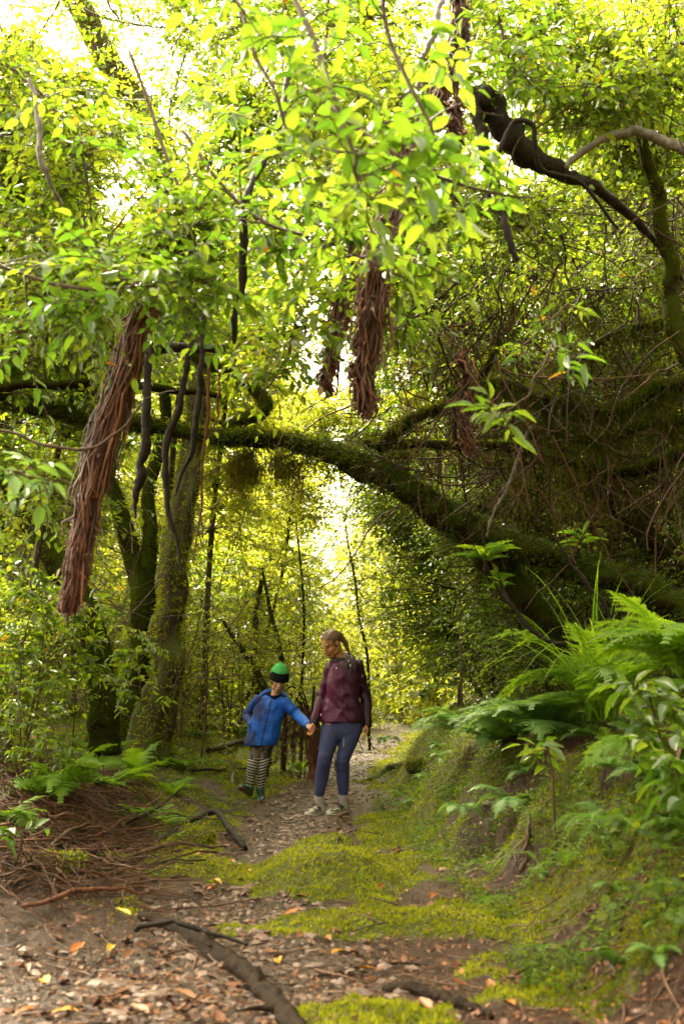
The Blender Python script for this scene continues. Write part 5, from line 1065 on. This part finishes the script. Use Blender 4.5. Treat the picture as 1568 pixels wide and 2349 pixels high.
# jacket
b = MB()
stack(b, [ring(W2(627, 1596, .02), 15, .055, 0, PX2), ring(W2(624, 1603, .02), 28, .075, 0, PX2), ring(W2(622, 1615, .01), 35, .095, 0, PX2), ring(W2(616, 1640, .0), 36, .105, 0, PX2), ring(W2(608, 1668, .0), 36, .11, 0, PX2), ring(W2(601, 1695, .0), 36, .115, 0, PX2), ring(W2(597, 1709, .0), 35.5, .115, 0, PX2)], 40, 40)
for a, e_, w_ in (('sr', 'er', 'wr'), ('sl', 'el', 'wl')): chain(b, [K[a], (K[a]+K[e_])/2, K[e_], (K[e_]+K[w_])/2, K[w_]-norm(K[w_]-K[e_])*.02], [.054, .052, .049, .044, .036])
nm, V, Nn = fused(b, .006, 3); V = V+Nn*(.005*fbm(V*[9, 9, 7], 2, 17)+.006*(1-2*np.abs(vnoise(np.stack([V[:, 0]*12-V[:, 2]*6, V[:, 1]*5, V[:, 2]*10+V[:, 0]*7], -1), 19))))[:, None]
u_ = CU+FPX*V[:, 0]/(V[:, 1]*cp+(V[:, 2]-CAM_H)*sp)
k = sm(-.35, .45, fbm(V*[5, 5, 4.5], 3, 22)+.25); grid = .5+.5*np.sign(np.sin(V[:, 2]*2*np.pi/.0105)); 
zc = 612+(W2(0, 1650)[2]-V[:, 2])*-55
col = np.array((.010, .022, .12))*(1-k)[:, None]+np.array((.007, .10, .55))*k[:, None]; col = col*(.55+.6*grid)[:, None]
col[(np.abs(u_-zc) < 1.6) & (V[:, 1] < 9.88)] = (.008, .010, .05)
bj = finish(nm, V, 'jacket', M['fleece'], bo, col)
mb = MB(); a = np.linspace(0, 2*np.pi, 40, endpoint=False); CC = W2(628, 1598, .02)
for rr, zz, rad in ((.058, .0, .017), (.062, .018, .013), (.066, -.014, .017)): 
    pts = CC+np.stack([np.cos(a)*rr, np.sin(a)*rr, zz+.02*np.sin(a)-.006*np.cos(a)], -1); chain(mb, np.vstack([pts, pts[:1]]), [rad, rad], 60, 10)
nm, V, Nn = fused(mb, .005, 2); finish(nm, V, 'collar', M['knit'], bj, np.tile((.008, .009, .022), (len(V), 1)))
mb = MB(); chain(mb, [W2(596, 1597, .05), W2(612, 1588, .08), W2(630, 1588, .11), W2(648, 1594, .10), W2(662, 1603, .05)], [.018, .028, .032, .028, .018], 30)
nm, V, Nn = fused(mb, .006, 2); finish(nm, V, 'hood', M['fleece'], bj, np.tile((.010, .075, .34), (len(V), 1)))
# leggings: striped, with a mottled grey top
b = MB(); stack(b, [ring(W2(599, 1698, 0), 28, .088, 0, PX2), ring(W2(600, 1712, 0), 28, .088, 0, PX2), ring(W2(600, 1722, 0), 20, .07, 0, PX2)])
for a, k_, f_ in (('hr', 'kr', 'ar'), ('hl', 'kl', 'al')): chain(b, [K[a], (K[a]+K[k_])/2, K[k_], K[k_]*.6+K[f_]*.4, K[f_]+[0, 0, .0]], [.062, .060, .052, .048, .036], 34, 20)
nm, V, Nn = fused(b, .0055, 3); V = V+Nn*(.004*fbm(V*[10, 10, 16], 2, 25))[:, None]; zt = W2(0, 1738)[2]
ph = (V[:, 2]+.25*(V[:, 0]+.85)*np.sign(V[:, 0]-W2(592, 1750)[0])*-1+.006*vnoise(V*14, 6))/.0265; stp = (ph % 1) < .45
cam_ = fbm(V*[16, 16, 10], 3, 28); col = np.where(stp[:, None], (.40, .37, .32), (.018, .016, .016)); col = np.where((V[:, 2] > zt)[:, None], np.where(cam_[:, None] > .15, (.11, .085, .065), (.03, .026, .024)), col); finish(nm, V, 'leggings', M['stretch'], bo, col)
for lab, a_, (h_, t_) in ((None, 'al', G2), ('boot raised on its heel showing its brown sole', 'ar', (hr_, t0_))):
    mb = MB(); so_ = MB(); shoe(mb, so_, h_, t_, .80, 1.0, .02); chain(mb, [h_*.86+t_*.14+[0, 0, .05], K[a_]+[0, 0, .0]], [.036, .041], 10, 18); nm, V, Nn = fused(mb, .0045, 2)
    bt = finish(nm, V, 'boot', M['rubber'], bo, np.tile((.022, .06, .048), (len(V), 1))*(1+.3*fbm(V*22, 2, 3))[:, None], lab); nm, V, Nn = fused(so_, .0045, 1); finish(nm, V, 'sole', M['rubber'], bt, np.tile((.15, .07, .04), (len(V), 1))*(1+.4*fbm(V*30, 2, 5))[:, None])
# beanie: dark ribbed cuff under a mottled green crown
bn = None
mb = MB(); e0 = MB(); ell(e0, (0, 0, 0), (1, 1, 1), None, 48); V0 = np.concatenate(e0.V)
def hatpart(r, c, u0, u1, name, parent, fn):
    me = e0.mesh(name, []); P = V0*r+c; bmx = bmesh.new(); bmx.from_mesh(me); bmx.verts.ensure_lookup_table(); bad = (P[:, 2]-.22*P[:, 1] < u0) | (P[:, 2]-.22*P[:, 1] > u1)
    bmesh.ops.delete(bmx, geom=[bmx.verts[i] for i in np.where(bad)[0]], context='VERTS'); bmesh.ops.subdivide_edges(bmx, edges=bmx.edges[:], cuts=1, use_grid_fill=True); bmx.to_mesh(me); bmx.free()
    Q = np.empty(len(me.vertices)*3); me.vertices.foreach_get('co', Q); Q = Q.reshape(-1, 3)*r+c; Q, cc = fn(Q); return finish(me, np.asarray(HC2)+s2*(Q@HF2), name, M['knit'], parent, cc)
def green(Q):
    cell = _h(np.floor(Q[:, 0]*75).astype(int), np.floor(Q[:, 1]*75).astype(int), np.floor(Q[:, 2]*75).astype(int), 3)[:, None]
    return Q*(1+.01*np.sin(np.arctan2(Q[:, 0], Q[:, 1])*60))[:, None], np.array((.03, .26, .07))*(1-cell)+np.array((.12, .42, .13))*cell
def ribs(Q): 
    r = np.sin(np.arctan2(Q[:, 0], Q[:, 1]+.01)*44)[:, None]; return Q*(1+.012*r), np.tile((.010, .011, .010), (len(Q), 1))*(1+.5*r)
bn = hatpart(np.array([.099, .116, .152]), np.array([0, -.014, .035]), .045, 9, 'beanie', bo, green)
hatpart(np.array([.104, .122, .180]), np.array([0, -.014, .035]), -.018, .098, 'cuff', bn, ribs)
# ------------------------------------------------------------------ fallen wood, stones and single leaves
def log(label, pts, rad, name='fallen_branch', matk='log', n=50, rough=.2, lift=.0, cat='branch', twigs_=0, wob=.02, mossn=0):
    P0 = np.array([[p[0], p[1], float(H(p[0], p[1]))+rad[min(i, len(rad)-1)]*.7+lift+(p[2] if len(p) > 2 else 0)] for i, p in enumerate(pts)])
    f = root(name, label, cat, P0[0]); mb = MB(); P, R = limb(mb, P0, rad, n, 12, rough, 3, wob, seed=len(label)); bpart('wood', mb, M[matk], f)
    if mossn: mb = MB(); fuzz(mb, P, R, mossn, .006, .016, hang=-.3); bpart('moss', mb, M['moss'], f)
    for q in range(twigs_):
        i = random.randrange(8, n-8); d = np.array([random.uniform(-1, 1), random.uniform(-1, 1), random.uniform(.1, .6)]); mb = MB(); limb(mb, [P[i], P[i]+d*.08, P[i]+d*.16+[0, 0, -.02]], [R[i]*.4, R[i]*.3, R[i]*.12], 14, 7, .15, seed=q); bpart('side_twig', mb, M[matk], f)
    return f
def g_(u, v, dz=0): p = ground_at(u, v); return (p[0], p[1], dz)
log('thick wet dark branch lying across the bare soil in the foreground', [g_(318, 2108), g_(400, 2140), g_(500, 2205), g_(580, 2265), g_(640, 2320), g_(700, 2420)], [.02, .036, .038, .036, .032, .028], rough=.4, twigs_=3)
log('crooked black branch lying from the brush pile onto the path edge', [g_(300, 1990), g_(380, 1930, .02), g_(450, 1895, .05), g_(495, 1893, .08), g_(530, 1925, .04), g_(565, 1955)], [.014, .02, .02, .022, .026, .02], matk='bark_dark', rough=.3)
log('pale stick lying beside the boy pointing at the path', [g_(440, 1778, .03), g_(500, 1776, .04), g_(570, 1772, .04)], [.014, .014, .01], matk='bark_dark')
log('broken bleached stick upright in the litter left of the boy', [g_(530, 1800), g_(534, 1790, .06), g_(536, 1785, .14)], [.016, .014, .01], matk='bark_grey')
log('grey root crossing the path behind the boy', [g_(640, 1740), g_(690, 1743), g_(740, 1750)], [.012, .014, .01], matk='bark_grey')
log('dark log lying under the ferns behind the boy', [g_(480, 1735, .05), g_(560, 1712, .06), g_(620, 1700, .04)], [.03, .035, .03], matk='bark_dark', mossn=500)
log('old brown root stump heaped beside the path behind the boy', [g_(640, 1700), g_(690, 1688, .06), g_(740, 1698, .03), g_(775, 1712)], [.05, .08, .06, .03], matk='bark_twig', rough=.35, mossn=400)
log('slanting mossy log along the right edge of the path behind the woman', [g_(850, 1795), g_(890, 1772, .03), g_(940, 1762, .03)], [.03, .04, .03], matk='bark_moss', mossn=1500)
log('thin dark twig lying across the bottom of the path', [g_(980, 2215), g_(860, 2222, .01), g_(740, 2250, .01), g_(690, 2262)], [.004, .005, .005, .003], matk='bark_dark')
log('short curved twig on the moss below the hummock', [g_(750, 2090), g_(810, 2105, .01), g_(880, 2135, .01), g_(920, 2160)], [.004, .006, .005, .003], matk='bark_twig')
log('dark decayed log sunk in litter at the bottom right', [g_(880, 2275), g_(960, 2290, .01), g_(1060, 2318, .01), g_(1130, 2345)], [.012, .022, .022, .012], matk='log', rough=.35)
log('brown stick standing against the face of the right bank', [g_(1215, 1880, .04), g_(1210, 1940, .03), g_(1195, 2000, .0)], [.009, .012, .01], matk='bark_twig')
for i, (a, b_, c, d) in enumerate(((30, 2010, 330, 1960), (120, 1975, 420, 1840), (10, 2060, 260, 1900), (200, 1950, 380, 1850), (260, 2000, 520, 1965), (300, 2170, 560, 2200), (0, 1930, 220, 1860), (60, 2110, 330, 2075))):
    lb = ('long brown stick along the front of the brush pile', 'slender stick sloping up through the brush pile', 'bent stick rising from the bottom left of the brush pile', 'split stick standing out at the top of the brush pile', 'thin stick lying from the brush pile to the moss', 'flat pale splinter of wood beside the thick foreground branch', 'dark stick at the left end of the brush pile', 'long reddish stick lying below the brush pile')[i]
    p, q = g_(a, b_, .05), g_(c, d, .12 if i in (1, 3) else .05); log(lb, [p, ((p[0]+q[0])/2, (p[1]+q[1])/2, .10), q], [.011, .012, .006], matk=('bark_twig', 'bark_dark', 'bark_twig', 'bark_red')[i % 4], wob=.03)
# tree fern stump with collapsed dead fronds behind the boy
b0 = at(715, 1665, 12.2); b0[2] = H(b0[0], b0[1]); f = root('dead_tree_fern', 'short tree fern stump hung with brown dead fronds behind the two walkers', 'tree fern', b0)
mb = MB(); limb(mb, [b0-[0, 0, .1], b0+[.03, 0, .4], b0+[.02, 0, .78]], [.08, .06, .05], 30, 14, .45, 2, .02); bpart('trunk', mb, M['bark_red'], f)
mb = MB(); n = 120; a = rng.random(n)*6.283; L = .2+.55*rng.random(n); k = 9; s = np.linspace(0, 1, k); o = .08+.34*rng.random(n)
Q = b0+np.stack([np.cos(a)[:, None]*(o[:, None]*np.sin(s*1.7))*1.3, np.sin(a)[:, None]*(o[:, None]*np.sin(s*1.7)), .74+.16*np.sin(s*3.1)[None]*np.ones((n, 1))*(.6+.8*rng.random((n, 1)))-L[:, None]*s**1.5], -1)+.01*np.cumsum(rng.normal(0, 1, (n, k, 3)), 1)
V, F = tubes(Q, (.004+.006*rng.random(n))[:, None]*np.linspace(1, .4, k)[None], 4); mb.add(V, F, rnd=np.repeat(rng.random(n), k*4)); j = rng.integers(0, n, 1200); t_ = rng.integers(2, k, 1200)
leaves(mb, Q[j, t_], rv(1200)*.6+[0, 0, -1], rv(1200), .03+.06*rng.random(1200), .22, rng.random(1200), BLADE); bpart('dead_fronds', mb, M['needle'], f)
for i in range(9):
    a = -1.2+i*.42; mb = MB(); e_ = b0+[math.sin(a)*.75, -.1+.2*(i % 3), .55+.25*math.cos(a*1.4)]; limb(mb, [b0+[0, 0, .7], b0+[math.sin(a)*.35, 0, 1.02+.08*(i % 2)], e_], [.014, .011, .004], 26, 7, .1, 3, .01, seed=i); bpart('frond_stalk', mb, M['bark_dark'], f)
for lab, pts, r0 in (('dark leaning sapling trunk just above the beanie', [(650, 1540, 12.8), (630, 1440, 12.8), (600, 1300, 12.8)], [.035, .028, .015]), ('dark sapling trunk leaning left behind the boy', [(610, 1600, 12), (560, 1500, 12), (510, 1420, 12)], [.05, .04, .02]), ('straight dark sapling trunk left of the beanie', [(590, 1640, 13), (583, 1460, 13), (600, 1330, 13)], [.05, .045, .03]), ('dark pole-like trunk seen right above the gap between the walkers', [(690, 1620, 14), (697, 1400, 14), (680, 1200, 14)], [.02, .018, .012]), ('mossy pole standing behind the woman at the right of the path', [(845, 1560, 16), (820, 1380, 16), (790, 1180, 16)], [.022, .02, .014])):
    P_ = A(pts); b1 = np.array([P_[0][0], P_[0][1], H(P_[0][0], P_[0][1])-.05]); f = root('sapling', lab, 'sapling', b1); mb = MB(); Pp, R = limb(mb, np.vstack([b1[None], P_]), [r0[0]]+r0, 40, 9, .15, 3, .03, seed=len(lab)); bpart('trunk', mb, M['bark_mossd'], f)
    w_, fo = foliate([(Pp, R)], 34, .6, 4, 7, .06, t0=.35); bpart('twigs', w_, M['bark_twig'], f); bpart('foliage', fo, M['leaff'], f)
# larger stones
for i, (u, v, s, lab) in enumerate(((735, 1800, .055, 'pale upright stone between the feet of the woman'), (765, 1845, .09, 'flat pale stone beside the right shoe of the woman'), (650, 1822, .06, 'pale stone on the path right of the boy'), (350, 2290, .09, 'brown rounded stone in the bottom left soil'), (250, 2265, .08, 'flat tan stone at the lower left of the thick branch'), (290, 2330, .07, 'pale stone at the bottom edge left'), (500, 1960, .05, 'grey stone by the end of the crooked black branch'), (1120, 1840, .04, 'small grey stone on the mossy bank'))):
    p = ground_at(u, v); bmx = bmesh.new(); bmesh.ops.create_icosphere(bmx, subdivisions=3, radius=1); T = np.array([q.co[:] for q in bmx.verts]); Fc = np.array([[q.index for q in f_.verts] for f_ in bmx.faces]); bmx.free()
    T = T*(1+.4*fbm(T*1.3+i*3, 4, i))[:, None]*[s, s*.75, s*.4]; mb = MB(); mb.add(T+p+[0, 0, -s*.05], Fc, rnd=.2+.3*random.random()); solo('stone', mb, M['pebble'], lab, 'stone', loc=p)
for i, (u, v, s, lab) in enumerate(((120, 2000, .16, 'dark mossy boulder in the brush pile'), (390, 1960, .11, 'mossy rounded stone right of the brush pile'), (450, 1935, .13, 'green moss covered stone beside the crooked black branch'), (250, 1990, .12, 'low mossy stone below the brush pile'), (960, 1760, .14, 'mossy boulder at the foot of the pale fern'))):
    p = ground_at(u, v); bmx = bmesh.new(); bmesh.ops.create_icosphere(bmx, subdivisions=3, radius=1); T = np.array([q.co[:] for q in bmx.verts]); Fc = np.array([[q.index for q in f_.verts] for f_ in bmx.faces]); bmx.free()
    T = T*(1+.25*fbm(T*1.3+i*3, 3, i))[:, None]*[s, s*.8, s*.6]; f = root('mossy_stone', lab, 'stone', p); mb = MB(); mb.add(T+p+[0, 0, s*.1], Fc); bpart('rock', mb, M['bark_moss'], f)
    n = 2600; d = norm(rv(n)); d[:, 2] = np.abs(d[:, 2]); q = rng.integers(0, len(T), n); mb = MB(); k = T[q][:, 2] > -s*.1; leaves(mb, (T[q]*.99+p+[0, 0, s*.1]+.006*rv(n))[k], (norm(T[q])+.7*rv(n))[k], rv(n)[k], .012+.012*rng.random(k.sum()), .5, np.clip(.5+.3*rng.normal(0, 1, k.sum()), 0, 1), TRI, 0); bpart('moss', mb, M['moss'], f)
# bright fallen leaves one can count
FL = [(560, 1943, 'lb'), (543, 1952, 0), (575, 2007, 0), (447, 1970, 0), (490, 2027, 0), (475, 2050, 1), (470, 1895, 1), (540, 1985, 1), (720, 1762, 2), (605, 1805, 1), (905, 1962, 2), (870, 1890, 1), (1000, 2060, 1), (650, 2110, 1), (570, 2160, 1), (745, 2160, 4), (760, 2200, 0), (640, 2222, 3), (820, 2235, 0), (1010, 2225, 4), (1050, 2240, 4), (1130, 2285, 4), (160, 2195, 1), (260, 2180, 3), (110, 2270, 3), (60, 2225, 4), (300, 2110, 3), (180, 2335, 0), (1180, 2320, 1), (990, 2330, 4), (450, 2305, 4), (880, 2040, 2), (940, 2100, 4), (700, 2065, 2), (340, 2340, 4), (80, 2330, 1)]
for i, (u, v, c) in enumerate(FL):
    p = ground_at(u, v); mb = MB(); a = random.random()*6.28; r_ = {'lb': .1, 0: .1, 1: .3, 2: .5, 3: .7, 4: .9}[c]
    leaves(mb, p[None]+[0, 0, .02], np.array([[math.cos(a), math.sin(a), .15]]), np.array([[random.uniform(-.4, .4), random.uniform(-.4, .4), 1]]), .06+.035*random.random(), .42, r_, LEAFB, random.uniform(-.3, .35))
    solo('fallen_leaf', mb, M['litterb'], 'yellow or orange leaf lying fallen on the ground', 'leaf', 'bright fallen leaves', loc=p) if c != 'lb' else solo('fallen_leaf', mb, M['litterb'], 'broad yellow leaf at the tip of the crooked black branch', 'leaf', loc=p)
EXPO = 3.35
# ------------------------------------------------------------------ light
w = bpy.data.worlds.new('World'); S.world = w; w.use_nodes = True; nt = w.node_tree
sky = nt.nodes.new('ShaderNodeTexSky'); sky.sky_type = 'NISHITA'; sky.sun_disc = False
SEL, SAZ = R_(56), R_(-32)      # the bright part of the overcast, beyond and to the left
sky.sun_elevation = SEL; sky.sun_rotation = SAZ; sky.air_density = 1.0; sky.dust_density = 5.0; sky.ozone_density = 1.0
hs = nt.nodes.new('ShaderNodeHueSaturation'); hs.inputs['Saturation'].default_value = .22
nt.links.new(sky.outputs[0], hs.inputs['Color'])
wm = nt.nodes.new('ShaderNodeMix'); wm.data_type = 'RGBA'; wm.blend_type = 'MULTIPLY'; wm.inputs[0].default_value = 1; wm.inputs[7].default_value = (1.0, .90, .62, 1)
nt.links.new(hs.outputs[0], wm.inputs[6])
nt.links.new(wm.outputs[2], nt.nodes['Background'].inputs[0]); nt.nodes['Background'].inputs[1].default_value = .15
sd = bpy.data.lights.new('sun', 'SUN'); sd.energy = 1.6; sd.angle = R_(14); sd.color = (1, .88, .66)
so = bpy.data.objects.new('sun', sd); COL.objects.link(so)
dirv = Vector((math.sin(SAZ)*math.cos(SEL), math.cos(SAZ)*math.cos(SEL), math.sin(SEL)))
so.rotation_euler = dirv.to_track_quat('Z', 'Y').to_euler()
S.view_settings.view_transform = 'Standard'; S.view_settings.look = 'None'; S.view_settings.exposure = EXPO; S.view_settings.gamma = 1
S.view_settings.use_curve_mapping = False
cy = S.cycles; cy.max_bounces = 12; cy.diffuse_bounces = 8; cy.glossy_bounces = 2; cy.transmission_bounces = 8; cy.transparent_max_bounces = 4
cy.use_denoising = True; cy.caustics_reflective = False; cy.caustics_refractive = False; cy.sample_clamp_indirect = 6
